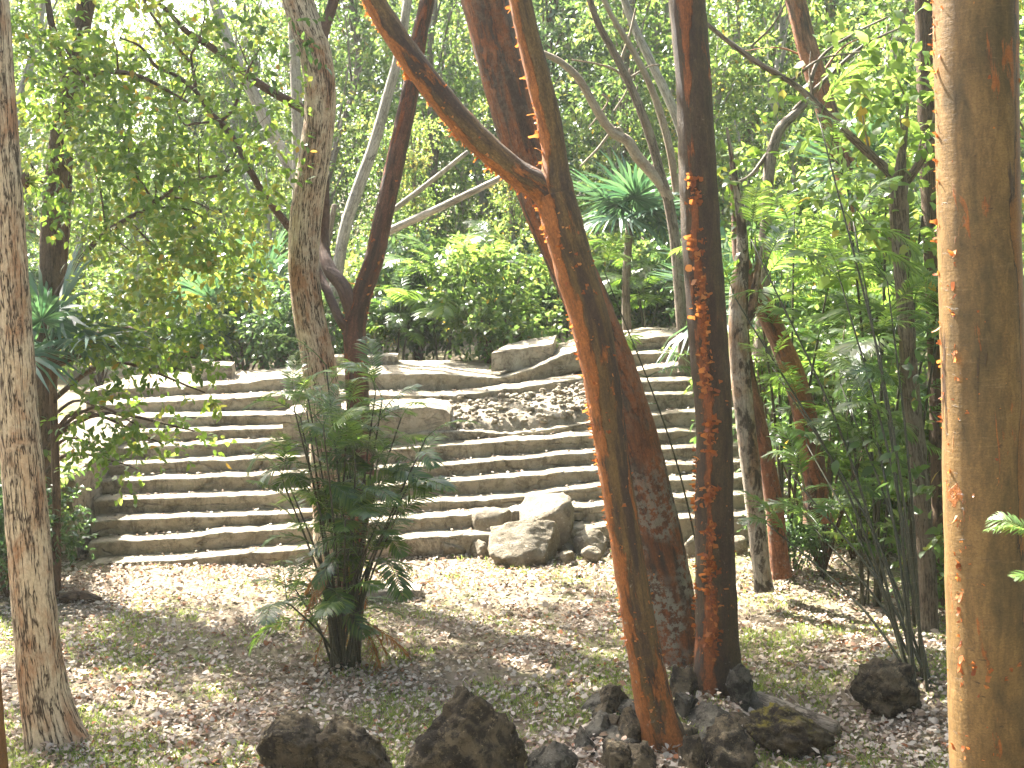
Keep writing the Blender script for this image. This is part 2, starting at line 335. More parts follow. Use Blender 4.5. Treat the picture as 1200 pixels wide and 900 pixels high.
def tube(P, rad, sides=14, sub=6, rough=.04, flare=0, seed=0, mb=None):
    """P from base to tip; returns (mb, path, radii)"""
    pr = catmull(np.column_stack([np.asarray(P, float), rad]), sub); p, r = pr[:, :3], np.maximum(pr[:, 3], .0015)
    T, e1, e2 = frames(p); s = np.concatenate([[0], np.cumsum(np.linalg.norm(np.diff(p, axis=0), axis=1))])
    th = np.linspace(0, 2 * np.pi, sides, endpoint=False); R0 = max(r.mean(), .02); n = len(p)
    V = np.zeros((n, sides, 3)); B = np.zeros((n, sides, 3))
    for i in range(n):
        for j, t in enumerate(th):
            q = Vector((math.cos(t) * R0, math.sin(t) * R0, s[i])); k = 1.0
            if rough:
                k += rough * (mnoise.noise(q * (1.1 / max(R0, .05)) + Vector((seed * 7.3, 0, 0))) + .5 * mnoise.noise(q * (3.5 / max(R0, .05)) + Vector((0, seed * 3.1, 0))))
            if flare: k += flare * math.exp(-s[i] / (R0 * 1.7)) * (.75 + .6 * math.sin(t * 3 + seed) + .3 * math.sin(t * 5 + 2 * seed))
            V[i, j] = p[i] + (e1[i] * math.cos(t) + e2[i] * math.sin(t)) * r[i] * k; B[i, j] = q
    I = np.arange(n * sides).reshape(n, sides); a = I[:-1]; b = I[1:]
    F4 = np.stack([a, np.roll(a, -1, 1), np.roll(b, -1, 1), b], -1).reshape(-1, 4)
    V = np.vstack([V.reshape(-1, 3), p[-1:] + T[-1:] * r[-1] * .5]); B = np.vstack([B.reshape(-1, 3), [[0, 0, s[-1]]]])
    cap = np.stack([I[-1], np.roll(I[-1], -1), np.full(sides, n * sides)], -1)
    mb = mb or MB(); mb.add(V, cap, F4, bk=B + np.array([seed * 1.7, seed * .9, seed * 2.3]), ca=np.append(np.tile(np.cos(th), n), 0)); return mb, p, r
def leaves(mb, pos, ax, nr, L, W, rnd, fold=.25):
    """curved lance shaped leaves; pos base point, ax axis, nr normal"""
    ax = ax / (np.linalg.norm(ax, axis=1)[:, None] + 1e-9); sd = np.cross(ax, nr); sd /= np.linalg.norm(sd, axis=1)[:, None] + 1e-9
    nn = np.cross(sd, ax); n = len(pos); L = np.broadcast_to(L, (n,))[:, None]; W = np.broadcast_to(W, (n,))[:, None]
    m1 = pos + ax * L * .3; m2 = pos + ax * L * .66 - nn * L * .03; up = nn * W * fold; j_ = rng.uniform(-.12, .12, (n, 1)) * W
    V = np.stack([pos, m1 + sd * W * .48 + up, m1 - sd * W * .48 - up * .3, m2 + sd * (W * .38 + j_) + up * .8, m2 - sd * (W * .38 - j_) - up * .2, pos + ax * L + sd * j_ - nn * L * .13], 1).reshape(-1, 3)
    b = np.arange(n)[:, None] * 6
    mb.add(V, np.vstack([b + [0, 1, 2], b + [3, 5, 4]]), b + [1, 3, 4, 2], rnd=np.repeat(rnd, 6))
def unit(n):
    v = rng.normal(size=(n, 3)); return v / np.linalg.norm(v, axis=1)[:, None]
def clump(mb, cen, r, n, L=.11, flat=.8, tone=.5, per=9):
    """sprays of leaves on twigs through a ball of radius r"""
    nt_ = max(1, n // per); d = unit(nt_); rad = r * rng.uniform(.25, 1, nt_) ** .6
    tp = np.asarray(cen) + d * rad[:, None] * np.array([1, 1, flat])
    td = d * .8 + unit(nt_) * .8 + np.array([0, 0, -.12]); td /= np.linalg.norm(td, axis=1)[:, None]
    tl = rng.uniform(.25, .55, nt_) * (L / .11) * .9
    k = np.repeat(np.arange(nt_), per); u = np.tile(np.linspace(.05, 1, per), nt_)
    pos = tp[k] + td[k] * (u * tl[k])[:, None] + rng.normal(size=(len(k), 3)) * L * .08
    ax = td[k] * .7 + unit(len(k)) * .9 + np.array([0, 0, -.18])
    nr = unit(len(k)) * .8 + np.array([0, 0, 1.0])
    rnd = np.clip(tone + rng.normal(size=len(k)) * .18 + rng.normal(size=nt_)[k] * .12, 0, .95)
    rnd = np.where(rng.random(len(k)) < .012, 1.0, rnd)
    leaves(mb, pos, ax, nr, L * rng.uniform(.65, 1.2, len(k)), L * .52 * rng.uniform(.7, 1.15, len(k)), rnd)
def flakes(mb, p, r, n, th0, spread, size, s0=0., s1=1., lift=.8, horiz=.5):
    """curled flakes of loose bark on a tube"""
    T, e1, e2 = frames(p); m = len(p)
    cen = rng.random(max(3, n // 13)); spr = .35 / len(cen)
    for _ in range(n):
        f = (s0 + (s1 - s0) * float(np.clip(cen[rng.integers(len(cen))] + rng.normal() * spr, 0, 1))) * (m - 1.001); i = int(f); t = f - i
        th = th0 + rng.normal() * spread; a = p[i] * (1 - t) + p[i + 1] * t; rr = r[i] * (1 - t) + r[i + 1] * t
        nrm = e1[i] * math.cos(th) + e2[i] * math.sin(th); tan = np.cross(T[i], nrm)
        L = size * rng.uniform(.4, 1.5); W = L * rng.uniform(.3, .9); q = a + nrm * rr * 1.0
        dr = tan * rng.choice([-1, 1]) if rng.random() < horiz else T[i] * rng.choice([-1, 1])
        dr = dr + .5 * rng.normal(size=3) * .5; dr /= np.linalg.norm(dr); sd = np.cross(dr, nrm); lf = lift * rng.uniform(.3, 1.4)
        V = []
        for k in range(4):
            u = k / 3; c_ = q + dr * L * (u - .25 * u * u) + nrm * L * lf * u * u * .8; ww = W * (1 - .5 * u) * rng.uniform(.55, 1.25)
            V += [c_ - sd * ww * .5, c_ + sd * ww * .5 + nrm * L * .08 * rng.normal()]
        mb.add(V, None, [[0, 1, 3, 2], [2, 3, 5, 4], [4, 5, 7, 6]], rnd=np.full(8, rng.random()))
_ico = {}
def ico(sub):
    if sub not in _ico:
        import bmesh
        bm = bmesh.new(); bmesh.ops.create_icosphere(bm, subdivisions=sub, radius=1); bm.verts.ensure_lookup_table()
        _ico[sub] = (np.array([v.co for v in bm.verts]), np.array([[v.index for v in f.verts] for f in bm.faces])); bm.free()
    return _ico[sub]
def rock_shape(sx, sy, sz, seed, sub=4, taper=0, cuts=7, rough=.16, lean=(0, 0), fine=.085, boxy=1.0):
    v, f = ico(sub); v = np.sign(v) * np.abs(v) ** boxy; v = v / np.abs(v).max(); rg = np.random.default_rng(seed)
    for _ in range(cuts):
        d = rg.normal(size=3); d /= np.linalg.norm(d); h = rg.uniform(.45, .82); o = v @ d - h
        v -= np.where(o > 0, o, 0)[:, None] * d * .9
    for i in range(len(v)):
        q = Vector(v[i] * 1.3 + seed * 3.7); n_ = mnoise.fractal(q, 1.0, 2.0, 3); n2 = mnoise.fractal(q * 4, .7, 2.1, 5) - 1.5 * abs(mnoise.noise(q * 2.2)) - .9 * abs(mnoise.noise(q * 5.5)) - .5 * abs(mnoise.noise(q * 12))
        v[i] *= 1 + rough * n_ + fine * n2
    zn = (v[:, 2] + 1) / 2
    k = 1 - taper * np.clip(zn, 0, 1); v[:, 0] *= k; v[:, 1] *= k
    v[:, 0] += lean[0] * v[:, 2]; v[:, 1] += lean[1] * v[:, 2]
    return v * np.array([sx, sy, sz]), f
def rock(name, px0, px1, ptop, pbase, label, cat, mat, seed, group=None, sub=4, depth=1.0, sink=.25, Y=None, **kw):
    """rock whose outline spans px0..px1 across and ptop..pbase down, standing on the ground at pbase"""
    g = G((px0 + px1) / 2, pbase) if Y is None else at((px0 + px1) / 2, pbase, Y)
    wd = (px1 - px0) / F * g[1]; h = (pbase - ptop) / F * g[1]
    sx = wd / 2 * 1.08; sz = h * (1 + sink) / 2 * 1.1; v, f = rock_shape(sx, sx * depth, sz, seed, sub, **kw)
    v[:, 0] = (v[:, 0] - v[:, 0].min()) / np.ptp(v[:, 0]) * wd - wd / 2; v[:, 2] = (v[:, 2] - v[:, 2].min()) / np.ptp(v[:, 2]) * h * (1 + sink); zmax = v[:, 2].max(); me = mesh(name, v, f, mat, smooth=True)
    o = link(name, me, None, (g[0], g[1] + sx * depth * .75, g[2] + h - zmax)); return tag(o, label, cat, group)

# ------------------------------------------------------------------ ground
def axis(a, b, fine, lo, hi):
    x = list(np.arange(a, b, fine)); s_ = fine; y = b
    while y < hi: x.append(y); s_ *= 1.35; y += s_
    s_ = fine; y = a - fine
    while y > lo: x.insert(0, y); s_ *= 1.35; y -= s_
    return np.array([lo] + x + [hi])
gxs = axis(-9, 9, .14, -250, 250); gys = axis(6, 24, .14, -120, 420)
X, Yg = np.meshgrid(gxs, gys); Zg = gz(X, Yg)
Zg = Zg + .012 * np.sin(X * 9 + np.cos(Yg * 7)) * np.sin(Yg * 8 + 1.7 * np.sin(X * 5)) * (np.abs(X) < 12) * (Yg < 30)
I = np.arange(X.size).reshape(X.shape)
f4 = np.stack([I[:-1, :-1], I[:-1, 1:], I[1:, 1:], I[1:, :-1]], -1).reshape(-1, 4)
tag(link('ground', mesh('ground', np.column_stack([X.ravel(), Yg.ravel(), Zg.ravel()]), f4, FLOOR, smooth=True)),
    'leaf strewn forest floor rising to the stone platform', 'ground', kind='structure')

# ------------------------------------------------------------------ stone staircase
EDGE = {1: [(105, 662), (143, 659), (200, 656), (267, 650), (333, 645), (515, 628), (600, 624), (690, 619), (790, 608), (870, 604), (1060, 590)],
        2: [(103, 636), (143, 634), (233, 629), (250, 625), (333, 620), (515, 605), (690, 594), (790, 583), (870, 580), (1060, 568)],
        3: [(106, 611), (143, 609), (333, 602), (515, 587), (600, 584), (690, 571), (790, 562), (870, 559), (1060, 549)],
        4: [(110, 587), (143, 586), (333, 578), (515, 565), (690, 551), (790, 545), (1060, 531)],
        5: [(112, 565), (143, 563), (333, 556), (515, 545), (690, 531), (790, 525), (1060, 513)],
        6: [(113, 546), (143, 544), (333, 536), (515, 522), (690, 510), (790, 505), (1060, 495)],
        7: [(113, 526), (143, 524), (333, 517), (515, 506), (560, 506), (600, 508), (640, 503), (690, 495), (790, 483), (1060, 474)],
        8: [(113, 509), (143, 507), (333, 501), (480, 494)], 9: [(113, 491), (143, 489), (333, 486), (480, 481)],
        10: [(113, 475), (143, 473), (280, 466), (330, 463), (420, 462), (520, 464), (560, 461), (600, 455), (640, 449), (690, 442), (790, 428), (1060, 416)],
        11: [(100, 458), (143, 455), (280, 450), (330, 443), (420, 438), (515, 438), (560, 442), (590, 441), (625, 432), (660, 416), (690, 407), (720, 400), (790, 393), (1060, 380)]}
OFF = {1: 0, 2: .36, 3: .72, 4: 1.08, 5: 1.44, 6: 1.80, 7: 2.16, 8: 2.52, 9: 2.88, 10: 3.4, 11: 4.05}
def step_Y(k, px): return 16.7 + OFF[k] + .055 * ((px - 105) / 1500 * 17.5) + (.5 * sst(620, 780, px) if k == 11 else 0)
def edge_pt(pts, px, k):
    py = np.interp(px, [q[0] for q in pts], [q[1] for q in pts]); return at(px, py, step_Y(k, px))
stairs = empty('stone_staircase', (0, 16.7, 0), 'broad weathered stone staircase climbing to the temple platform behind the trees', 'staircase')
def make_step(name, pts, k, tread, drop, mat=STEP, jit=.018, seed=0):
    px = np.arange(pts[0][0], pts[-1][0] + .1, 4.0); rows = []
    for x in px:
        e = edge_pt(pts, x, k); w_ = lambda s_, o: mnoise.fractal(Vector((e[0] * s_, seed * 5.1 + o, 0)), 1, 2, 3)
        dz = jit * .7 * w_(.8, 0) + jit * .7 * w_(5, 2) - .022 * max(0, w_(2.2, 41) - .28); dy = jit * 1.3 * w_(.9, 9) + jit * .7 * w_(6, 4)
        y, z = e[1] + dy, e[2] + dz; t = tread(x) if callable(tread) else tread
        r_ = .016 + .012 * abs(w_(2, 7)); q_ = lambda o: .010 * w_(4, o)
        prof = [(y + .05, z - drop), (y + .03, z - drop * .8), (y + .024 + q_(13), z - drop * .55), (y + .016 + q_(17), z - drop * .35), (y + .008 + q_(19), z - drop * .18), (y, z - r_ * 2.2), (y, z - r_), (y + r_ * .3, z - r_ * .3), (y + r_, z), (y + r_ * 2.4, z + .002),
                    (y + .12, z + .006 + .008 * w_(3, 21)), (y + t * .5, z + .012 + .01 * w_(3, 31)), (y + t, z + .025), (y + t, z - drop)]
        rows.append([(e[0], a, b) for a, b in prof])
    V = np.array(rows); n, m_ = V.shape[:2]; I_ = np.arange(n * m_).reshape(n, m_)
    a, b = I_[:-1], I_[1:]; f_ = np.stack([a, b, np.roll(b, -1, 1), np.roll(a, -1, 1)], -1).reshape(-1, 4)
    mb = MB(); mb.add(V.reshape(-1, 3), None, f_)
    for row in (I_[0], I_[-1]):
        cpt = V.reshape(-1, 3)[row].mean(0); mb.add(np.vstack([V.reshape(-1, 3)[row], cpt]), [[i, (i + 1) % m_, m_] for i in range(m_)])
    o = link(name, mb.mesh(name, mat, True), stairs); o.matrix_parent_inverse = Matrix.Translation((0, -16.7, 0)); return o
for k in range(1, 12):
    tr = .62 if k in (9, 10) else 2.6 if k == 11 else .44
    make_step('step', EDGE[k], k, tr, .36 if k > 1 else .55, seed=k, jit=.026 if k in (2, 7, 10, 11) else .018)
make_step('step', [(700, 466), (790, 462), (1060, 452)], 8, .5, .3, seed=21)
make_step('step', [(705, 450), (790, 446), (1060, 436)], 9, .6, .3, seed=22)
OFF[10.5] = 3.95
make_step('step', [(712, 417), (790, 412), (1060, 399)], 10.5, .6, .3, seed=23)
# the squared block that stands out of the flight
OFF[7.5] = 2.2
o = make_step('block', [(331, 486), (378, 481), (440, 480), (500, 477), (522, 480), (528, 486)], 7.5, 1.0, .62, STEPB, .022, 31); o.name = 'block'
# rubble core exposed where courses are missing
mb = MB(); NX, NY = 60, 14
V = []
for i in range(NX):
    px = 522 + (705 - 522) * i / (NX - 1)
    lo = at(px, np.interp(px, [522, 600, 705], [508, 509, 497]), step_Y(7, px) + .16); hi = at(px, np.interp(px, [522, 560, 600, 705], [470, 468, 463, 446]), step_Y(10, px) + .1)
    for j in range(NY):
        t = j / (NY - 1); q = lo * (1 - t) + hi * t; q[2] = lo[2] + (hi[2] - lo[2]) * (t ** .38 if t > 0 else 0); q[2] += .04 * mnoise.noise(Vector(q * 6)); V.append(q)
I_ = np.arange(NX * NY).reshape(NX, NY)
mb.add(V, None, np.stack([I_[:-1, :-1], I_[1:, :-1], I_[1:, 1:], I_[:-1, 1:]], -1).reshape(-1, 4))
V = np.array(V)
for s_ in range(700):
    q = V[rng.integers(len(V))] + rng.normal(size=3) * .05; sz = rng.uniform(.018, .05)
    v, f = rock_shape(sz * 1.25, sz, sz * .85, 100 + s_, 2, cuts=2, rough=.1, fine=.03); a = rng.uniform(0, 6.3)
    v = v @ np.array([[math.cos(a), math.sin(a), 0], [-math.sin(a), math.cos(a), 0], [0, 0, 1]]); mb.add(v + q + [0, 0, -sz * .15], f)
o = link('rubble_fill', mb.mesh('rubble_fill', RUB), stairs); o.matrix_parent_inverse = Matrix.Translation((0, -16.7, 0)); o['kind'] = 'stuff'

def block(name, corners, z0, z1, label, cat, mat, seed, rough=.015, topz=None, group=None, res=.07):
    """weathered prism over a ground polygon of four corners (x,y), front-left, front-right, back-right, back-left"""
    c4 = np.array(corners, float); o3 = c4.mean(0); mb = MB()
    nu = max(4, int(np.linalg.norm(c4[1] - c4[0]) / res)); nv = max(4, int(np.linalg.norm(c4[3] - c4[0]) / res)); nz_ = max(3, int((z1 - z0) / res))
    tz = topz or [z1] * 4
    def P3(u, v, t):
        q = (c4[0] * (1 - u) + c4[1] * u) * (1 - v) + (c4[3] * (1 - u) + c4[2] * u) * v
        zt = (tz[0] * (1 - u) + tz[1] * u) * (1 - v) + (tz[3] * (1 - u) + tz[2] * u) * v
        ins = .03 * (t > .999); q = q + (o3 - q) * ins * min(1, .2 / max(.05, np.linalg.norm(o3 - q)))
        z = z0 + (zt - z0) * t; n_ = mnoise.fractal(Vector((q[0] * 4 + seed, q[1] * 4, z * 4)), 1, 2, 4)
        return [q[0] - o3[0] + rough * n_, q[1] - o3[1] + rough * n_ * .8, z - z0 + rough * n_]
    def sheet(fn, a, b):
        V = [fn(i / a, j / b) for i in range(a + 1) for j in range(b + 1)]; I_ = np.arange((a + 1) * (b + 1)).reshape(a + 1, b + 1)
        mb.add(V, None, np.stack([I_[:-1, :-1], I_[1:, :-1], I_[1:, 1:], I_[:-1, 1:]], -1).reshape(-1, 4))
    sheet(lambda u, t: P3(u, 0, t), nu, nz_); sheet(lambda u, t: P3(1 - u, 1, t), nu, nz_)
    sheet(lambda v, t: P3(0, 1 - v, t), nv, nz_); sheet(lambda v, t: P3(1, v, t), nv, nz_); sheet(lambda u, v: P3(u, v, 1), nu, nv)
    me = mb.mesh(name, mat); return tag(link(name, me, None, (o3[0], o3[1], z0)), label, cat, group)
def xy(px, py, Y): return at(px, py, Y)[:2]
# side wall left of the flight
block('ruined_wall', [(-7.4, 17.15), (-5.92, 17.1), (-5.88, 19.6), (-7.4, 19.6)], -.1, 1.2, 'shaded stone side wall left of the staircase foot', 'wall', WALLS, 3, .05, [1.2, 1.15, 1.6, 1.7])
# pedestals on the platform
zt = at(250, 445, 21.6)[2] - .05
ped = block('stone_pedestal', [xy(226, 445, 21.6), xy(272, 443, 21.7), xy(276, 440, 22.6), xy(226, 440, 22.6)], zt, at(250, 429, 21.6)[2], 'low stone pedestal at the left top edge of the stairs, under a thin slab', 'pedestal', STEPB, 5, .015)
zs = at(250, 429, 21.6)[2]
block('stone_slab', [xy(224, 428, 21.75), xy(248, 428, 21.75), xy(249, 428, 22.3), xy(224, 428, 22.3)], zs - .01, zs + .07, 'thin loose slab lying on the left pedestal', 'slab', STEPB, 6, .012)
zt = at(430, 436, 22.6)[2] - .06
block('low_wall', [xy(392, 434, 22.4), xy(466, 434, 22.6), xy(467, 434, 23.3), xy(392, 434, 23.2)], zt, at(430, 418, 22.5)[2], 'low coursed stone wall on the platform behind the red brown tree', 'wall', STEPB, 7, .015)
zt = at(612, 432, 21.2)[2] - .05
z1 = at(576, 413, 21.3)[2]
block('stone_pedestal', [at(576, 430, 21.25)[:2], at(648, 415, 21.75)[:2], at(652, 405, 22.9)[:2], at(598, 410, 22.7)[:2]], zt, z1, 'large angular stone pedestal tilted at the dip of the platform edge', 'pedestal', STEPB, 8, .02, [z1, z1 + .12, z1 + .2, z1 + .08])
# slab lying at the foot of the red tree
g = G(462, 702); block('stone_slab', [(g[0] - .35, g[1] - .1), (g[0] + .32, g[1] - .12), (g[0] + .33, g[1] + .22), (g[0] - .33, g[1] + .2)], g[2] - .05, g[2] + .13, 'long flat stone slab lying on the ground right of the palm clump', 'slab', STEPB, 9, .015)

# ------------------------------------------------------------------ boulders
SF = 'boulders at the foot of the staircase'
rock('boulder', 570, 660, 612, 664, 'largest pale boulder with sloping lit top at the stair foot', 'boulder', ROCKP, 11, SF, 5, .8, cuts=5, rough=.08, taper=.08, lean=(-.1, 0), fine=.035, boxy=.62)
rock('boulder', 550, 608, 596, 646, 'rounded boulder with a sunlit left face behind the largest one', 'boulder', ROCKP, 12, SF, 4, .9, cuts=4, rough=.08, taper=.15, fine=.035, boxy=.65)
rock('boulder', 607, 674, 583, 640, 'brown block shaped boulder resting above the largest one', 'boulder', ROCKP, 24, SF, 4, .9, Y=17.0, cuts=2, rough=.06, fine=.04, boxy=.38)
rock('boulder', 508, 548, 626, 652, 'squat grey boulder against the lowest step, left of the group', 'boulder', ROCKP, 14, SF, 4, .9, cuts=8)
rock('boulder', 546, 578, 633, 654, 'small pale stone wedged left of the largest boulder', 'boulder', ROCKP, 15, SF, 4, .9)
for i, (a, b, t, bs, lb) in enumerate([(656, 674, 636, 650, 'small knobbly stone just right of the largest boulder, upper of two'), (655, 674, 646, 662, 'small rounded stone just right of the largest boulder, lower of two'),
        (672, 712, 622, 652, 'craggy boulder beside the leaning orange trunk'), (680, 706, 641, 660, 'small smooth stone in front of the craggy boulder'),
        (800, 830, 622, 652, 'grey stone seen between the two red trunks at the lowest step'), (846, 878, 628, 650, 'pale stone right of the brown peeling trunk at the stair end')]):
    rock('boulder', a, b, t, bs, lb, 'boulder', ROCKP, 40 + i, SF, 4, .9, cuts=5, fine=.04, boxy=.7)
rock('boulder', 468, 622, 812, 925, 'big dark pointed boulder at the bottom centre of the view', 'boulder', ROCKD, 61, None, 5, .7, taper=.58, cuts=6, rough=.10, lean=(.02, 0))
rock('boulder', 290, 382, 842, 915, 'brown craggy boulder at bottom left, lit on its left crown', 'boulder', ROCKD, 62, None, 5, .8, taper=.35, cuts=6)
rock('boulder', 360, 470, 843, 920, 'dark low boulder sloping right, between the craggy and the pointed ones', 'boulder', ROCKD, 63, None, 5, .8, taper=.45, cuts=6, lean=(-.25, 0))
rock('boulder', 615, 680, 872, 915, 'low grey rock right of the pointed boulder at the bottom edge', 'boulder', ROCKG, 64, None, 4, .8)
RP = 'rocks piled round the red trunks'
for i, (a, b, t, bs, m_, lb) in enumerate([
        (686, 742, 806, 842, ROCKD, 'black rock with hollow underside at the left top of the rock pile'), (684, 728, 838, 868, ROCKG, 'grey flat faced rock below the black hollow one'),
        (668, 702, 858, 884, ROCKG, 'smooth dark grey cobble at the left end of the rock pile'), (722, 762, 830, 878, ROCKD, 'dark rock touching the orange trunk on its left'),
        (700, 745, 870, 906, ROCKD, 'rough rock at the lower left of the rock pile'), (738, 772, 872, 912, ROCKD, 'dark rock before the base of the orange forked trunk'),
        (784, 826, 784, 820, ROCKD, 'brown rock at the base of the pale blotched trunk'), (790, 822, 812, 846, ROCKG, 'grey rock between the forked and the straight trunk'),
        (852, 890, 776, 832, ROCKG, 'tall grey rock standing right behind the straight trunk'), (808, 868, 834, 866, ROCKG, 'ribbed grey rock in front of the straight trunk'),
        (818, 892, 848, 908, ROCKD, 'large rough rock at the foot of the straight trunk'), (876, 902, 812, 838, ROCKG, 'small rock above the fallen log end'),
        (795, 830, 862, 910, ROCKD, 'dark rock between the forked trunk base and the large rough rock')]):
    rock('rock', a, b, t, bs, lb, 'rock', m_, 70 + i, RP, 4, 1.0, cuts=9, rough=.22, sink=.6, boxy=.75)
for i in range(26):
    px = rng.uniform(690, 905); py = rng.uniform(845, 900) if px > 760 else rng.uniform(835, 900); s_ = rng.uniform(9, 24)
    rock('rock', px - s_, px + s_, py - s_ * rng.uniform(.7, 1.1), py, 'small dark stone packed into the mound of rocks round the red trunks', 'rock', [ROCKD, ROCKG][i % 2], 120 + i, 'small stones packed in the rock mound', 3, 1., cuts=8, rough=.2, sink=.5)
rock('rock', 876, 990, 830, 892, 'long yellow mossed rock at the right of the rock pile', 'rock', ROCKM, 91, RP, 5, .55, cuts=7, lean=(-.25, 0), rough=.18)
rock('rock', 1003, 1088, 776, 846, 'dark rooty lump left of the bamboo palm base', 'rock', ROCKD, 92, None, 5, .8, cuts=9, rough=.16)

# ------------------------------------------------------------------ trees
def to_world(pts, D):
    P, r = [], []
    for q in pts:
        d = q[3] if len(q) > 3 else D; P.append(at(q[0], q[1], d)); r.append(q[2] / 2 / F * d)
    return np.array(P), np.array(r)
CROWN_LEAF = {}
def tree(name, label, D, trunk, mat, branches=(), flare=.35, sides=20, clumps=(), leafmat=None, L=.12, cat='tree', group=None, rough=.05, seed=1, flk=(), bmat=None, bname='branch', tone=.5):
    """trunk: (px, py, width px[, depth]) from base to top; branches the same"""
    P, r = to_world(trunk, D); base = P[0].copy(); g_ = float(gz(base[0], base[1])); base[2] = min(g_, base[2] + .3)
    root = empty(name, base, label, cat, group); inv = Matrix.Translation(-Vector(base))
    def child(nm, me):
        o = link(nm, me, root); o.matrix_parent_inverse = inv; return o
    P = np.vstack([P[0] + (P[0] - P[1]) / np.linalg.norm(P[0] - P[1]) * .2, P]); r = np.concatenate([[r[0]], r])
    mb, p, rr = tube(P, r, sides, 8, rough, flare, seed); child('trunk', mb.mesh('trunk', mat, True)); paths = [(p, rr)]
    for i, b in enumerate(branches):
        bP, br = to_world(b, D); mb, bp, brr = tube(bP, br, max(8, sides - 6 if br.max() > .04 else 8), 7, rough, 0, seed + i + 1)
        child(bname if br.max() < .09 else 'limb', mb.mesh(bname, bmat or mat, True)); paths.append((bp, brr))
    if clumps:
        mb = MB(); bb = MB(); tops = [q[0][-1] for q in paths]; trad = [q[1][-1] for q in paths]
        for (x, y, z, rad, n) in clumps:
            c_ = np.array([x, y, z]); clump(mb, c_, rad, n, L, .75, tone + rng.normal() * .17)
            bst = (1e9, None, 0)
            for q_, r_ in paths:
                dd = np.linalg.norm(q_ - c_ + [0, 0, .5], axis=1) + np.maximum(0, q_[:, 2] - c_[2]) * .3; k = int(np.argmin(dd))
                if dd[k] < bst[0]: bst = (dd[k], q_[k], r_[k])
            st_ = bst[1]; far = np.linalg.norm(c_ - st_); r0 = min(bst[2] * .6, .008 + .012 * far); mid = st_ * .5 + c_ * .5 + rng.normal(size=3) * .06 * far + [0, 0, .12 * far]
            if len(clumps) <= 24: bb = MB()
            tube([st_, mid, c_], [r0, r0 * .7, r0 * .25], 6, 5, .05, 0, seed, bb)
            if len(clumps) <= 24: child('branch', bb.mesh('branch', bmat or mat, True))
        child('crown', mb.mesh('crown', leafmat or LEAF_MID))
        if len(clumps) > 24: child('crown_twigs', bb.mesh('crown_twigs', bmat or mat, True))
    if flk:
        mb = MB()
        for (pi, n, th, sp, sz, s0, s1, lf, hz) in flk: flakes(mb, paths[pi][0], paths[pi][1], n, R(th), sp, sz, s0, s1, lf, hz)
        o = child('peeling_bark', mb.mesh('peeling_bark', FLAKE, True)); o['kind'] = 'stuff'
    return root, paths

# clumps of the out-of-frame canopy that shades the clearing
CAN = []
for i in range(900):
    x, y, z = rng.uniform(-11.0, 1.0), rng.uniform(13.0, 22.5), rng.uniform(8.6, 12.2)
    sh_y = y - z * KY; sh_x = x + z * KX                        # where its shadow lands on the clearing
    edge_y = 15.25 + .08 * sh_x
    if sh_y > edge_y - 1.1 or sh_y < 9.2 or z - 1.0 < 4 + .207 * y: continue
    if -6.8 < x + (z - 5) * KX < -2.8 and 13.9 < y - (z - 5) * KY < 15.9: continue   # sunlit hanging branch at the left
    if 3.0 < sh_x and 11.6 < sh_y < 14.6: continue                  # sunlit patch right of the trunks
    if all((x - q[0]) ** 2 + (y - q[1]) ** 2 + (z - q[2]) ** 2 > .95 ** 2 for q in CAN): CAN.append((x, y, z, 1.0, 430))
own = {'A': [], 'B': [], 'C': [], 'D': []}
for q in CAN:
    k = min(own, key=lambda k_: (q[0] - {'A': -5.5, 'B': -9, 'C': -4, 'D': -2.2}[k_]) ** 2 + (q[1] - {'A': 12.5, 'B': 17, 'C': 16.5, 'D': 15}[k_]) ** 2); own[k].append(q)

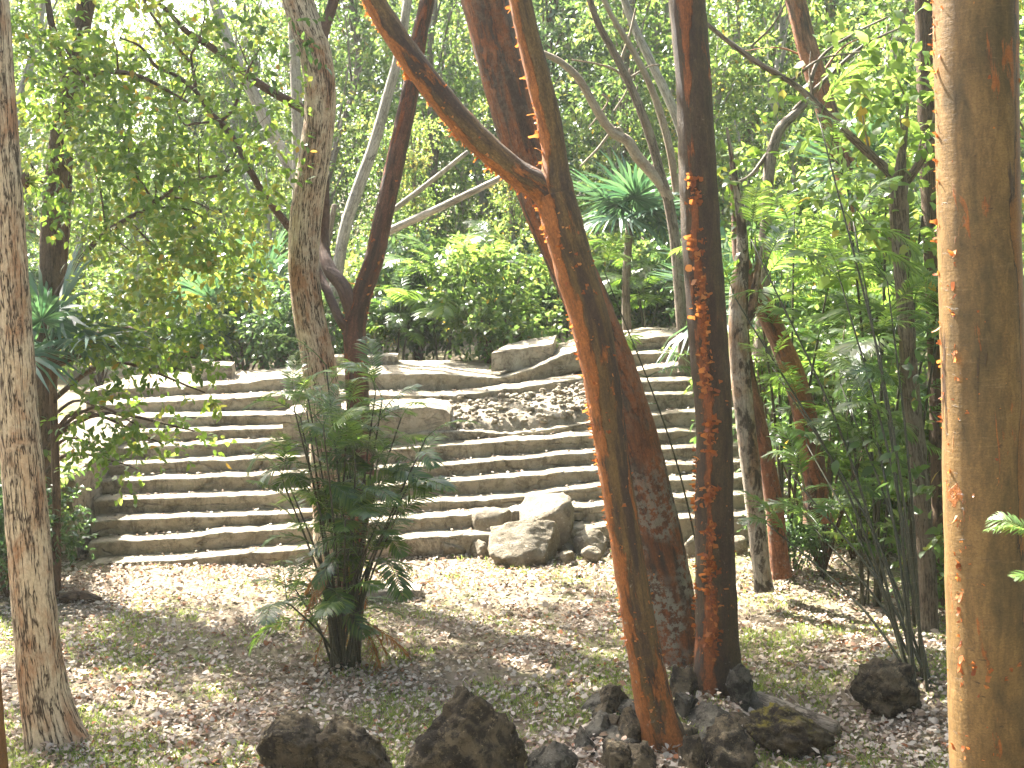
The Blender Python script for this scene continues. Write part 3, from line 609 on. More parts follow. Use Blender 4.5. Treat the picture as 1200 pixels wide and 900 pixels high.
tree('pale_bark_tree', 'pale blotched tree at the left edge leaning left above a flared dark base', 10.4,
     [(72, 888, 60), (62, 855, 58), (50, 800, 54), (39, 700, 51), (26, 540, 48), (20, 480, 47), (13, 380, 47), (7, 300, 47), (-5, 130, 46), (-20, -60, 44), (-60, -300, 40, 10.8), (-120, -520, 32, 11.3)], PALE,
     flare=.75, sides=30, clumps=own['A'], seed=1)
tree('leafy_tree', 'dark double trunked leafy tree behind the fan palm at the left', 15.9,
     [(46, 690, 30), (48, 560, 28), (56, 400, 27), (60, 330, 28), (62, 260, 27), (68, 190, 25), (76, 120, 22), (88, 70, 19), (98, 20, 20), (106, -40, 22), (110, -160, 20), (90, -330, 16)], DARKB,
     [[(70, 330, 14, 16.2), (76, 260, 13, 16.2), (79, 190, 12, 16.2), (80, 130, 11, 16.2)], [(79, 100, 13), (72, 70, 10), (62, 35, 8), (56, 0, 7), (52, -60, 6)],
      [(66, 345, 7, 15.6), (100, 297, 7, 15.4), (130, 268, 6, 15.2), (175, 242, 5, 15.0), (215, 215, 4, 14.9), (260, 205, 3, 14.8)],
      [(84, 100, 7, 15.6), (120, 85, 6, 15.2), (165, 90, 5, 15.0), (220, 120, 3, 14.9)]],
     clumps=own['B'] + [(*at(px, py, d), r_, int(n * 1.6)) for px, py, d, r_, n in [
         (20, 60, 15, .8, 420), (30, 180, 15.6, .8, 380), (130, 40, 15, .7, 300), (150, 150, 14.9, .55, 420), (180, 210, 14.8, .5, 420), (110, 200, 15.2, .6, 320), (230, 60, 15.2, .6, 160), (255, 250, 14.8, .5, 330),
         (160, 300, 15, .6, 420), (220, 330, 15, .55, 400), (275, 310, 15.1, .42, 260), (140, 390, 15.0, .45, 300), (200, 400, 15.0, .42, 260), (120, 480, 14.9, .33, 170), (110, 520, 14.8, .25, 110),
         (165, 500, 14.9, .22, 80), (230, 420, 15.1, .22, 70), (240, 460, 15.0, .16, 40), (190, 520, 14.9, .16, 46), (150, 545, 14.8, .12, 30), (228, 505, 15.0, .14, 30), (300, 200, 15.2, .5, 160), (320, 130, 15.3, .5, 130),
         (60, 20, 15.2, .7, 300), (240, 150, 15.0, .45, 200), (100, 110, 15.2, .5, 260)]],
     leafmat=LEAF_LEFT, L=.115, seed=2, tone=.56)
tree('pale_bark_tree', 'pale cracked trunk with dark upper bark behind the palm clump, curving up', 15.7,
     [(392, 694, 46), (388, 600, 44), (383, 520, 42), (374, 430, 40), (362, 370, 37), (356, 310, 36), (358, 260, 37), (366, 200, 37), (375, 130, 36), (371, 70, 37), (352, 10, 36), (338, -50, 34), (320, -180, 30), (290, -330, 24)], PALE,
     [[(372, 75, 15), (380, 35, 13), (391, 0, 12), (402, -60, 9)]], sides=24, clumps=own['C'], seed=3, bmat=BRANCHB)
tree('red_forked_tree', 'slim dark red tree forking in a U behind the palm clump', 15.3,
     [(404, 702, 34), (412, 640, 32), (424, 560, 29), (420, 480, 28), (417, 420, 27), (416, 380, 27), (424, 345, 24), (438, 305, 23), (450, 250, 22), (461, 200, 22), (474, 140, 21), (484, 90, 20), (492, 40, 18), (502, -10, 17), (515, -120, 15), (520, -300, 11)], RED,
     [[(415, 372, 19), (403, 338, 18), (386, 315, 16, 15.8), (379, 285, 14, 16.1), (380, 240, 13, 16.2), (376, 180, 12, 16.2), (362, 136, 13, 16.2), (350, 125, 11, 16.2), (316, 106, 10, 16.1), (283, 84, 9, 16), (250, 57, 8, 15.8), (220, 38, 7, 15.7), (207, 25, 6, 15.6), (188, 6, 5, 15.6), (150, -8, 4, 15.6)],
      [(408, 390, 11), (395, 368, 11), (376, 325, 10, 16), (352, 285, 9, 16.2), (330, 255, 9, 16.2), (312, 232, 8, 15.9), (297, 207, 8), (283, 180, 7), (270, 157, 7), (257, 143, 8), (246, 132, 7), (230, 108, 5), (205, 88, 4), (183, 78, 4), (165, 55, 3), (140, 44, 2)],
      [(229, 106, 5), (227, 85, 4), (224, 65, 3), (232, 50, 3), (240, 20, 2)], [(258, 143, 4), (275, 125, 4), (286, 93, 3), (300, 63, 2)], [(246, 143, 3), (228, 145, 3), (215, 145, 2), (206, 125, 2)], [(222, 72, 4), (195, 40, 3), (175, 12, 3), (160, -20, 2)]],
     sides=18, clumps=own['D'] + [(*at(px, py, 15.2), r_, n) for px, py, r_, n in [(190, 60, .3, 60), (300, 60, .35, 90), (270, 20, .4, 70), (330, 40, .3, 60)]], seed=4, bmat=BRANCHB, flk=[(0, 60, 200, .8, .05, .3, .55, .7, .5), (0, 40, 20, .8, .04, .3, .7, .7, .5)])
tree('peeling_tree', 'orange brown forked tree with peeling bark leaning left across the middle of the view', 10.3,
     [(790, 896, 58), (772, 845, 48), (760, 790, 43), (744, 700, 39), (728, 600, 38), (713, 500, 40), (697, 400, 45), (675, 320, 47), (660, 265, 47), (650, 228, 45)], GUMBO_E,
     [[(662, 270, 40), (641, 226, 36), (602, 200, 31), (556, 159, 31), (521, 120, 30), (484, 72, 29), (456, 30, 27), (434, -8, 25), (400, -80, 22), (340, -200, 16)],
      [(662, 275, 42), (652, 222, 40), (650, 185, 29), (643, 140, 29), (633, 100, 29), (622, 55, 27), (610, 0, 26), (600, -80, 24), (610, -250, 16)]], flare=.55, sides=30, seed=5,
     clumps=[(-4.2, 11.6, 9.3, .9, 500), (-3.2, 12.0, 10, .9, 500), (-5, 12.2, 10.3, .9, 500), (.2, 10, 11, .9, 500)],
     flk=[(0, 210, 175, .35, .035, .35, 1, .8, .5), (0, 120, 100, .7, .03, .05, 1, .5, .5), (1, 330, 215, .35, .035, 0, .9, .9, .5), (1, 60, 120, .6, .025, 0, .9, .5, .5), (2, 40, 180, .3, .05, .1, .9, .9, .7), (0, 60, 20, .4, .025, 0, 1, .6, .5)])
tree('peeling_tree', 'thick dark red trunk with pale blotches leaning behind the orange forked tree', 12.75,
     [(799, 786, 60), (791, 735, 59), (777, 660, 58), (762, 590, 57), (742, 510, 56), (717, 430, 54), (690, 360, 53), (655, 280, 52), (624, 205, 50), (596, 110, 52), (571, 10, 54), (555, -60, 54), (535, -200, 48), (520, -400, 36)], GUMBO_F,
     flare=.25, sides=30, seed=6, clumps=[(-1.0, 15, 11.5, 1, 600), (-.2, 14.6, 12.2, 1, 600)], flk=[(0, 80, 185, .3, .03, .5, 1, .6, .5), (0, 70, 100, .8, .022, 0, 1, .4, .5)])
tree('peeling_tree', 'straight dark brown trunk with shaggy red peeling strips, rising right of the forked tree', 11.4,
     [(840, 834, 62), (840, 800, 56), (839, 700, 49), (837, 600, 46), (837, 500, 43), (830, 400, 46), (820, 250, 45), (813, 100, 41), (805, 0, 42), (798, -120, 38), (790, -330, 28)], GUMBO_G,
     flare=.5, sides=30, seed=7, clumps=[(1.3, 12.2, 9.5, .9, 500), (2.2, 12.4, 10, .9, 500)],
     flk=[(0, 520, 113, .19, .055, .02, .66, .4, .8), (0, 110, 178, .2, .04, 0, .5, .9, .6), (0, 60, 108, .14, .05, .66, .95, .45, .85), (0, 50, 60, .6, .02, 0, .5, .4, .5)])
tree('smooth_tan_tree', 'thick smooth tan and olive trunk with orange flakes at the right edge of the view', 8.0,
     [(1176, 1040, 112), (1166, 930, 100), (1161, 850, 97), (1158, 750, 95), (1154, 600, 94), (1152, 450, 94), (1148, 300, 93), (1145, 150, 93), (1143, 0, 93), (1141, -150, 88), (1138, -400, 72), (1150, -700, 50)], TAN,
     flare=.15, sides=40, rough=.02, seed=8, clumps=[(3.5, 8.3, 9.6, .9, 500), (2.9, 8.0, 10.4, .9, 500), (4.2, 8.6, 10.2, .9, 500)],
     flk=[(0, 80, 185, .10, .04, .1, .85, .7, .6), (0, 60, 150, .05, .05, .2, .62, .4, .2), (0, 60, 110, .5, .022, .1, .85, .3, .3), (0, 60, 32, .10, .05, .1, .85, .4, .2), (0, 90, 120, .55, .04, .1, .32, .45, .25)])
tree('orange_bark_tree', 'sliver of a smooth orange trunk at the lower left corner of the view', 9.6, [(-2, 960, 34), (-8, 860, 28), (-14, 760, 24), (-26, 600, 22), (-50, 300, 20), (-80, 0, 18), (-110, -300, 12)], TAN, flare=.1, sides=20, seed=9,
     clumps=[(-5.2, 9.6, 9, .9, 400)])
# right side
tree('reddish_tree', 'tall reddish trunk leaning right in the bright jungle at upper right', 21.5, [(1016, 330, 27), (1002, 240, 27), (984, 180, 26), (966, 120, 25), (950, 70, 24), (936, 15, 23), (920, -60, 22), (900, -200, 18)], REDL, sides=16, seed=10,
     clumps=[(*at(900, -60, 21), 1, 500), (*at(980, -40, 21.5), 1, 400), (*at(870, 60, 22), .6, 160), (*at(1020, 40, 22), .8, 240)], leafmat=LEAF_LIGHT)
tree('reddish_tree', 'leaning reddish trunk behind the palm canes, right of the straight brown trunk', 15.2, [(958, 592, 31), (952, 540, 29), (944, 490, 28), (930, 440, 27), (914, 400, 25), (898, 366, 24), (884, 342, 22), (868, 300, 18), (862, 250, 10), (856, 200, 4)], REDL, sides=18, seed=11, flare=.2)
tree('pale_slim_tree', 'slim white blotched trunk just right of the straight brown trunk', 14.6, [(893, 672, 21), (886, 610, 22), (880, 550, 23), (874, 500, 23), (868, 440, 24), (865, 390, 23), (866, 340, 22), (870, 290, 14), (866, 240, 10), (858, 190, 6), (852, 150, 3)], WHITEK, [[(868, 392, 14), (880, 365, 12), (886, 330, 9), (892, 290, 6)]], sides=16, seed=12, flare=.15, clumps=[(*at(855, 190, 14.4), .35, 160), (*at(885, 270, 14.6), .35, 150)], leafmat=LEAF_LEFT)
tree('reddish_tree', 'short slim rusty trunk paired with the white blotched one', 14.9, [(913, 657, 22), (908, 600, 22), (900, 550, 20), (890, 500, 19), (880, 455, 17), (873, 410, 14), (868, 340, 9)], REDL, sides=16, seed=13, flare=.2)
tree('mossy_tree', 'brown knobbly trunk topped by fine branches, mid right among the shrubs', 17.5, [(893, 400, 18), (895, 330, 16), (898, 260, 14), (902, 195, 13), (912, 155, 12), (930, 135, 10), (944, 122, 8)], GREYB,
     [[(900, 180, 6), (880, 205, 4), (860, 215, 3)], [(944, 122, 7), (960, 70, 4), (1000, 40, 3), (1040, 20, 2)], [(930, 130, 6), (960, 100, 5), (1010, 55, 4), (1060, 30, 2)]], sides=12, seed=14, rough=.18)
tree('mossy_tree', 'gnarled dark trunk with long crossing limb, beside the thick tan trunk', 13.2, [(1092, 828, 26), (1089, 740, 24), (1084, 640, 22), (1076, 540, 21), (1066, 440, 20), (1060, 350, 20), (1055, 280, 21), (1053, 225, 22), (1056, 190, 12), (1060, 160, 7), (1064, 120, 3)], GREYB,
     [[(1053, 222, 13), (1040, 200, 11), (1010, 172, 10), (975, 140, 9), (950, 115, 8), (925, 95, 7), (890, 75, 7), (858, 52, 6), (828, 28, 5), (790, 0, 4)], [(1056, 220, 12), (1075, 195, 10), (1092, 160, 9), (1100, 120, 7)], [(926, 96, 4), (960, 70, 3), (1000, 62, 2), (1045, 55, 2)], [(880, 55, 3), (905, 30, 2), (920, 5, 2)]], sides=14, seed=15, rough=.14, clumps=[(*at(px, py, 13.3), r_, n) for px, py, r_, n in [(1060, 110, .45, 150), (1010, 130, .3, 90), (1090, 150, .4, 120), (1000, 240, .35, 110), (1075, 260, .4, 150), (950, 60, .4, 60), (1030, 60, .4, 90)]], leafmat=LEAF_LIGHT, L=.17)
tree('dark_tree', 'dark trunk half hidden behind the top of the thick tan trunk', 14.5, [(1108, 720, 30), (1104, 500, 28), (1096, 300, 26), (1088, 150, 24), (1086, 60, 25), (1084, -40, 24), (1080, -200, 20)], DARKB, sides=14, seed=16, clumps=[(*at(1080, -90, 14.5), .8, 300), (*at(1190, 40, 14), .6, 300)])
# centre background
tree('bare_branched_tree', 'grey tree with bare twiggy limbs right of the thick dark red trunk', 19.5, [(802, 420, 14), (793, 300, 13), (784, 240, 12), (773, 200, 11), (762, 160, 11), (745, 115, 10), (724, 70, 9), (700, 25, 8), (682, -30, 7)], GREYB,
     [[(785, 235, 13), (772, 212, 13), (748, 185, 13), (735, 165, 12), (718, 155, 11), (700, 130, 10), (680, 95, 9), (660, 75, 8), (640, 64, 7), (615, 55, 5)],
      [(793, 225, 9), (786, 180, 9), (776, 140, 9), (762, 100, 8), (742, 60, 7), (715, 15, 6), (700, -20, 5)], [(735, 165, 4), (722, 150, 4), (700, 175, 3), (680, 195, 2)], [(748, 112, 4), (725, 85, 3), (700, 75, 2), (670, 70, 2)], [(740, 90, 3), (760, 78, 2), (772, 76, 2)],
      [(728, 70, 4), (738, 40, 3), (745, 10, 2)], [(720, 130, 3), (735, 105, 2), (738, 80, 2)], [(705, 110, 3), (712, 120, 2), (690, 150, 2)]], sides=12, seed=17, bmat=TWIG)
tree('white_trunk_tree', 'pale straight trunk behind the dead limbs, leaning right at top centre', 23, [(838, 330, 12), (815, 220, 12), (797, 150, 11), (780, 108, 11), (764, 75, 10), (735, 10, 9), (712, -80, 8)], WHITEB, sides=12, seed=18, clumps=[(*at(720, -40, 23), 1, 300)])
tree('white_trunk_tree', 'long thin white trunk leaning right, seen between the U forked limbs', 24, [(384, 410, 14), (394, 330, 14), (404, 270, 14), (420, 220, 14), (438, 170, 13), (455, 110, 12), (468, 60, 11), (478, 0, 10), (492, -90, 8)], WHITEB, sides=12, seed=19, clumps=[(*at(500, -60, 24), 1, 300), (*at(440, -20, 25), 1, 300)])
tree('white_trunk_tree', 'pale leaning trunk left of the curved pale tree near the top left', 25, [(390, 330, 15), (345, 208, 15), (318, 155, 15), (295, 105, 14), (270, 55, 13), (240, -30, 10)], WHITEB, sides=12, seed=20, clumps=[(*at(250, -40, 25), 1, 260)])
tree('white_trunk_tree', 'pale upright trunk hidden behind the curved pale tree', 24.5, [(352, 400, 16), (350, 250, 15), (349, 150, 14), (345, 60, 12), (340, -40, 10)], WHITEB, sides=12, seed=21)
tree('grey_leaning_tree', 'short grey trunk leaning right at the left rear of the platform', 24.5, [(328, 437, 16), (338, 408, 16), (348, 380, 15), (362, 345, 13), (380, 300, 9), (392, 240, 6)], GREYB, sides=12, seed=22)
def log(name, label, a, b, mat, seed, cat='log'):
    P, r = to_world([a, ((a[0] + b[0]) / 2, (a[1] + b[1]) / 2 + 1, (a[2] + b[2]) / 2, (a[3] + b[3]) / 2), b], 1)
    c_ = P.mean(0); mb, _, _ = tube(P - c_, r, 14, 8, .07, 0, seed); return tag(link(name, mb.mesh(name, mat, True), None, c_), label, cat)
log('dead_trunk', 'grey dead trunk slanting up to the orange fork, upper one of two in the jungle', (440, 262, 7, 24), (548, 178, 5, 23), WHITEB, 31)
log('dead_trunk', 'grey dead trunk slanting up to the orange fork, lower one of two in the jungle', (440, 278, 10, 22), (590, 207, 7, 21), WHITEB, 32)
g = G(890, 836); g2 = G(980, 864)
P_ = np.array([g + [0, .1, .10], (g + g2) / 2 + [0, 0, .085], g2 + [0, 0, .07]]); mb, _, _ = tube(P_ - P_.mean(0), [.07, .085, .075], 14, 8, .08, 0, 33)
tag(link('fallen_log', mb.mesh('fallen_log', GREYB, True), None, P_.mean(0)), 'short pale fallen log lying beside the rock pile', 'log')
g = G(70, 706); P_ = np.array([g + [0, 0, .05], g + [.25, .03, .07], g + [.5, -.02, .04]]); mb, _, _ = tube(P_ - P_.mean(0), [.06, .07, .03], 12, 8, .12, 0, 34)
tag(link('fallen_log', mb.mesh('fallen_log', DARKB, True), None, P_.mean(0)), 'dark log on the ground at the fan palm foot', 'log')

# ------------------------------------------------------------------ palms
def pinnate(seed, Lr=.7, pairs=21, ll=.23, lw=.022, droop=.9, rise=.55, mat=PALM, stalk=.25):
    rg = np.random.default_rng(seed); mb = MB(); t = np.linspace(0, 1, 14); ang = rise - droop * t ** 1.3 * 1.5
    ds = Lr / 13; p = np.zeros((14, 3)); b = rg.normal() * .12
    for i in range(1, 14): p[i] = p[i - 1] + ds * np.array([math.cos(ang[i]), b * t[i], math.sin(ang[i])])
    m2, pp, _ = tube(p[::2], np.linspace(.006, .0015, 7) * Lr / .7, 5, 3, 0)
    mb.add(np.concatenate(m2.v), np.concatenate(m2.f3), np.concatenate(m2.f4), rnd=np.full(m2.n, .25))
    T = np.gradient(p, axis=0); T /= np.linalg.norm(T, axis=1)[:, None]; up = np.cross(np.cross(T, [0, 0, 1.]), T); sd = np.cross(T, [0, 0, 1.]); sd /= np.linalg.norm(sd, axis=1)[:, None] + 1e-9
    V, F_, RN = [], [], []
    for k in range(pairs):
        u = stalk + (1 - stalk) * k / (pairs - 1); f = u * 12.999; i = int(f); q = p[i] + (p[min(13, i + 1)] - p[i]) * (f - i)
        prof = math.sin(math.pi * min(.98, max(.06, (u - stalk) / (1 - stalk) * .86 + .14))) ** .6
        for s_ in (-1, 1):
            l_ = ll * prof * rg.uniform(.85, 1.1); ax = sd[i] * s_ * .85 + T[i] * (.45 + .5 * u) + up[i] * rg.normal(.12, .12); ax /= np.linalg.norm(ax)
            wv = np.cross(ax, up[i]); wv /= np.linalg.norm(wv); wv = wv + up[i] * .35 * s_; dr = np.array([0, 0, -1.]); n0 = len(V); w_ = lw * rg.uniform(.8, 1.2)
            rn = float(np.clip(rg.normal(.5, .22), 0, 1))
            for (a, wd, d_) in ((0, .25, 0), (.35, 1, .04), (.7, .75, .16), (1, .04, .34)):
                cpt = q + ax * l_ * a + dr * l_ * d_; V += [cpt - wv * w_ * wd * .5, cpt + wv * w_ * wd * .5]; RN += [rn, rn]
            F_ += [[n0, n0 + 1, n0 + 3, n0 + 2], [n0 + 2, n0 + 3, n0 + 5, n0 + 4], [n0 + 4, n0 + 5, n0 + 7, n0 + 6]]
    mb.add(V, None, F_, rnd=RN); return mb.mesh('frond', mat)
def fan(seed, Rf=.6, n=34, spread=2.6, mat=FAN, droop=.25, w=.035):
    rg = np.random.default_rng(seed); mb = MB(); pet = .55 * Rf
    m2, _, _ = tube([(0, 0, 0), (pet * .5, 0, .04), (pet, 0, .05)], [.010, .008, .006], 5, 3, 0); mb.add(np.concatenate(m2.v), np.concatenate(m2.f3), np.concatenate(m2.f4), rnd=np.full(m2.n, .4))
    V, F_, RN = [], [], []; c0 = np.array([pet, 0, .05])
    for k in range(n):
        a = -spread + 2 * spread * k / (n - 1) + rg.normal() * .03; l_ = Rf * (1 - .25 * abs(a) / spread) * rg.uniform(.9, 1.06); d = np.array([math.cos(a), math.sin(a), .12 * math.cos(a * 2) + rg.normal() * .05])
        sdv = np.array([-math.sin(a), math.cos(a), .5 * (1 if k % 2 else -1)]); n0 = len(V); rn = float(rg.random())
        for (u, wd, dr) in ((.02, .25, 0), (.4, 1., .0), (.7, .7, .25), (1, .03, .8)):
            q = c0 + d * l_ * u + np.array([0, 0, -1]) * l_ * droop * dr * rg.uniform(.8, 1.2); V += [q - sdv * w * wd * .5, q + sdv * w * wd * .5]; RN += [rn, rn]
        F_ += [[n0, n0 + 1, n0 + 3, n0 + 2], [n0 + 2, n0 + 3, n0 + 5, n0 + 4], [n0 + 4, n0 + 5, n0 + 7, n0 + 6]]
    mb.add(V, None, F_, rnd=RN); return mb.mesh('fan_leaf', mat)
FR = [pinnate(200 + i, droop=.55 + .12 * i, rise=.75 - .06 * i) for i in range(5)]
FRL = [pinnate(210 + i, droop=.5 + .12 * i, rise=.8 - .06 * i, mat=PALM_L) for i in range(4)]
FN = [fan(220 + i, droop=.15 + .12 * i) for i in range(4)]
def put(nm, me, root, inv, loc, yaw, pitch, roll, sc):
    o = link(nm, me, root); M = Matrix.Translation(Vector(loc)) @ Matrix.Rotation(yaw, 4, 'Z') @ Matrix.Rotation(-pitch, 4, 'Y') @ Matrix.Rotation(roll, 4, 'X') @ Matrix.Scale(sc, 4)
    o.matrix_parent_inverse = inv; o.matrix_basis = M; return o
def cane_palm(name, label, base, tips, fr, per=4, sc=1., rad=.011, group=None, cat='palm', jit=.1, dead=0):
    """tips: world points where each cane ends"""
    root = empty(name, base, label, cat, group); inv = Matrix.Translation(-Vector(base))
    for k, tp in enumerate(tips):
        a = rng.uniform(0, 6.3); b0 = np.array(base) + np.array([math.cos(a), math.sin(a), 0]) * jit * rng.uniform(.2, 1) + np.array([0, 0, -.06]); tp = np.asarray(tp, float)
        mid = b0 * .5 + tp * .5 + np.array([(b0 - tp)[0] * .12, (b0 - tp)[1] * .12, .03]) ; mb, p, _ = tube([b0, mid, tp], [rad * 1.25, rad, rad * .6], 7, 7, .03, 0, k); o = link('stem', mb.mesh('stem', CANE, True), root); o.matrix_parent_inverse = inv
        yaw = rng.uniform(0, 6.3)
        for j in range(per):
            yaw += 2.4 + rng.normal() * .3; q = p[max(0, len(p) - 1 - int(j * rng.uniform(.6, 1.6)))]
            put('frond', fr[rng.integers(len(fr))], root, inv, q, yaw, rng.uniform(.0, .75) - .12 * j, rng.normal() * .2, sc * rng.uniform(.75, 1.15))
    return root, inv
g = G(405, 783); tips = []
for k in range(19):
    px = 405 + rng.normal() * 44; py = 425 + abs(px - 405) * .75 + rng.uniform(-10, 170) ; tips.append(at(px, py, g[1] + rng.normal() * .35))
tips += [at(382, 428, g[1]), at(345, 480, g[1] - .2), at(470, 490, g[1] + .1), at(490, 545, g[1] - .2), at(330, 560, g[1]), at(440, 460, g[1] + .2)]
for k in range(9):
    tips.append(at(405 + rng.normal() * 34, rng.uniform(560, 715), g[1] + rng.normal() * .3))
P_root, P_inv = cane_palm('palm_clump', 'dense dark clump of slender palms standing alone in the clearing before the stairs', g, tips, FR + FRL[:3], 5, .92, .012, jit=.16)
for k in range(6):                                               # basal sheaths of old leaves
    a = rng.uniform(0, 6.3); b0 = g + np.array([math.cos(a) * .12, math.sin(a) * .12, -.05]); mb, _, _ = tube([b0, b0 + [math.cos(a) * .03, 0, .5], b0 + [math.cos(a) * .12, math.sin(a) * .1, 1.1]], [.03, .028, .012], 8, 6, .1, 0, k)
    o = link('stem', mb.mesh('stem', CANE, True), P_root); o.matrix_parent_inverse = P_inv
DF = [pinnate(240 + i, mat=DEADLEAF, droop=.3, rise=.2, ll=.2, lw=.02) for i in range(2)]
for k in range(12):
    a = rng.uniform(0, 6.3); q = g + np.array([math.cos(a) * .13, math.sin(a) * .13, rng.uniform(.45, 1.3)]); o = put('dead_frond', DF[k % 2], P_root, P_inv, q, a, -1.15 + rng.normal() * .2, rng.normal() * .4, rng.uniform(.6, 1.0)); o['label'] = 'dry brown hanging frond'
# right clump of tall canes
g = G(1086, 806)
tp = [(897, 612, 12.6), (862, 350, 12.8), (905, 430, 12.9), (880, 280, 13), (960, 140, 12.4), (985, 330, 12.2), (1000, 260, 12.6), (1020, 480, 12.2), (945, 520, 12.9), (1040, 330, 12.1), (1010, 590, 12.6), (930, 560, 12.3), (1030, 400, 12.8), (985, 450, 13), (955, 620, 12.5)]
cane_palm('palm_clump', 'fan of long dark palm canes sprouting left of the thick tan trunk', g, [at(*q) for q in tp], FR + FRL[:2], 4, 1.0, .012, jit=.16)
# stand-alone pinnate palms near the trunks
for (px, py, d, h0, m_, lb) in [(733, 300, 13.6, (838, 720), FR, 'slim palm with arching fronds behind the dark red trunk'),
                                (1010, 505, 14.6, (1015, 640), FRL, 'low sunlit palm under the canes at right'), (960, 470, 15.6, (965, 630), FR, 'low shaded palm behind the canes at right')]:
    b = at(h0[0], h0[1], d); b[2] = float(gz(b[0], b[1])); q = at(px, py, d); tips = [q + rng.normal(size=3) * .25 for _ in range(1 if px == 733 else 5)]
    cane_palm('slender_palm', lb, b, tips, m_, 9 if px == 733 else 5, 1.05, .010, jit=.03 if px == 733 else .08)
# green sprig leaning in at the right edge
b = np.array([3.0, 6.2, float(gz(3.0, 6.2))]); cane_palm('slender_palm', 'sunlit palm sprig poking in at the right edge before the tan trunk', b, [at(1208, 566, 6.2), at(1214, 640, 6.3)], FRL, 6, .46, .008, jit=.03)
# fan palms
def fan_palm(label, base, top, n=12, sc=1., mat=FN, tr=.05, tmat=DARKB, group=None):
    base = np.array(base, float); top = np.array(top, float); root = empty('fan_palm', base, label, 'palm', group); inv = Matrix.Translation(-Vector(base))
    mb, p, _ = tube([base - [0, 0, .1], base * .5 + top * .5 + rng.normal(size=3) * .05, top], [tr * 1.2, tr, tr * .9], 12, 8, .12, .3, 3); o = link('trunk', mb.mesh('trunk', tmat, True), root); o.matrix_parent_inverse = inv
    for k in range(n):
        put('fan_leaf', mat[k % len(mat)], root, inv, top, k * 2.4 + rng.normal() * .2, 1.25 - 1.7 * (k / n) + rng.normal() * .1, rng.normal() * .25, sc * rng.uniform(.8, 1.15))
    return root
g = G(66, 700); fan_palm('dark blue green fan palm behind the pale blotched trunk at left', g, at(60, 412, g[1] - .2), 8, 1.45)

# bromeliad on the left trunk
bp = at(31, 212, 10.25); root = empty('bromeliad', bp, 'small spiky air plant growing on the pale trunk at left', 'bromeliad'); mb = MB()
n = 60; d = unit(n); d[:, 0] = np.abs(d[:, 0]) + .2; d[:, 2] += .3; leaves(mb, np.tile([0, 0, 0], (n, 1)), d, unit(n), rng.uniform(.08, .2, n), .012, rng.random(n)); link('leaves', mb.mesh('leaves', GRASS), root)
v, f = rock_shape(.05, .05, .07, 5, 3); link('root_ball', mesh('root_ball', v, f, DARKB), root)

# ------------------------------------------------------------------ background jungle
def tree_kind(seed, H, mat, leafmat, ncl, L, spread=1.7, z0=1.2, nleaf=8000, tone=.5):
    rg = np.random.default_rng(seed); mb, p, r = tube([(0, 0, -.2), (rg.normal() * .2, rg.normal() * .2, H * .35), (rg.normal() * .5, rg.normal() * .4, H * .7), (rg.normal() * .8, rg.normal() * .5, H)], [.15, .12, .08, .03], 10, 7, .05, .3, seed)
    tm = mb.mesh('trunk', mat, True); lm = MB(); bm_ = MB()
    for k in range(ncl):
        t = k / max(1, ncl - 1); i = int((.12 + .86 * t) * (len(p) - 1)); a = k * 2.4 + rg.normal() * .4; ro = spread * rg.uniform(.25, 1) * (1 - .3 * t)
        c_ = p[i] + np.array([math.cos(a) * ro, math.sin(a) * ro, rg.uniform(-.2, .6)]); c_[2] = max(c_[2], z0); clump(lm, c_, rg.uniform(.6, 1.05), nleaf // ncl, L, .6, tone + rg.normal() * .16)
        tube([p[max(0, i - 4)], (p[i] + c_) / 2 + [0, 0, .15], c_], [.035, .022, .006], 5, 4, 0, 0, seed, bm_)
    return tm, lm.mesh('crown', leafmat), bm_.mesh('branches', mat, True)
KINDS_ = [tree_kind(301, 11, GREYB, LEAF_MID, 22, .15, 1.7), tree_kind(302, 12, WHITEB, LEAF_LIGHT, 22, .14, 1.9), tree_kind(303, 10.5, DARKB, LEAF_DARK, 20, .16, 1.6), tree_kind(304, 12.5, GREYB, LEAF_LIGHT, 22, .13, 1.8, tone=.6), tree_kind(305, 11.5, WHITEB, LEAF_MID, 22, .14, 2.0)]
KL = ['grey stemmed forest tree with mid green leaves in the jungle behind the platform', 'white stemmed forest tree with bright yellow green leaves in the jungle behind the platform', 'dark leaved shady forest tree in the jungle behind the platform',
      'grey stemmed forest tree with bright yellow green leaves in the jungle behind the platform', 'white stemmed forest tree with mid green leaves in the jungle behind the platform']
def bg_tree(k, x, y, rz, s_):
    root = empty('jungle_tree', (x, y, float(gz(x, y))), KL[k], 'tree', 'jungle trees behind the platform, kind ' + 'abcde'[k]); root.rotation_euler.z = rz; root.scale = (s_,) * 3
    tm, cm, bm_ = KINDS_[k]; link('trunk', tm, root); link('crown', cm, root); link('branches', bm_, root)
spots = []; tries = 0
while len(spots) < 78 and tries < 6000:
    tries += 1; y = 29.6 + 17 * rng.random() ** 1.2; x = rng.uniform(-.46, .5) * y
    if x < 1.5 and y < 33.5: continue
    if all((x - q[0]) ** 2 + (y - q[1]) ** 2 > 2.0 ** 2 for q in spots): spots.append((x, y))
for (x, y) in spots:
    right = x > .12 * y
    k = int(rng.choice(5, p=[.15, .3, .05, .35, .15] if right else [.25, .18, .2, .15, .22])); bg_tree(k, x, y, rng.uniform(0, 6.3), rng.uniform(.85, 1.15) * (.86 if -.33 < x / y < -.19 else 1))
for (x, y, k) in [(7.2, 17.5, 3), (8.2, 15, 1), (6.8, 20.5, 4), (9.2, 19.5, 3), (6.4, 23.0, 1), (7.0, 13.2, 3)]: bg_tree(k, x, y, rng.uniform(0, 6.3), .9)
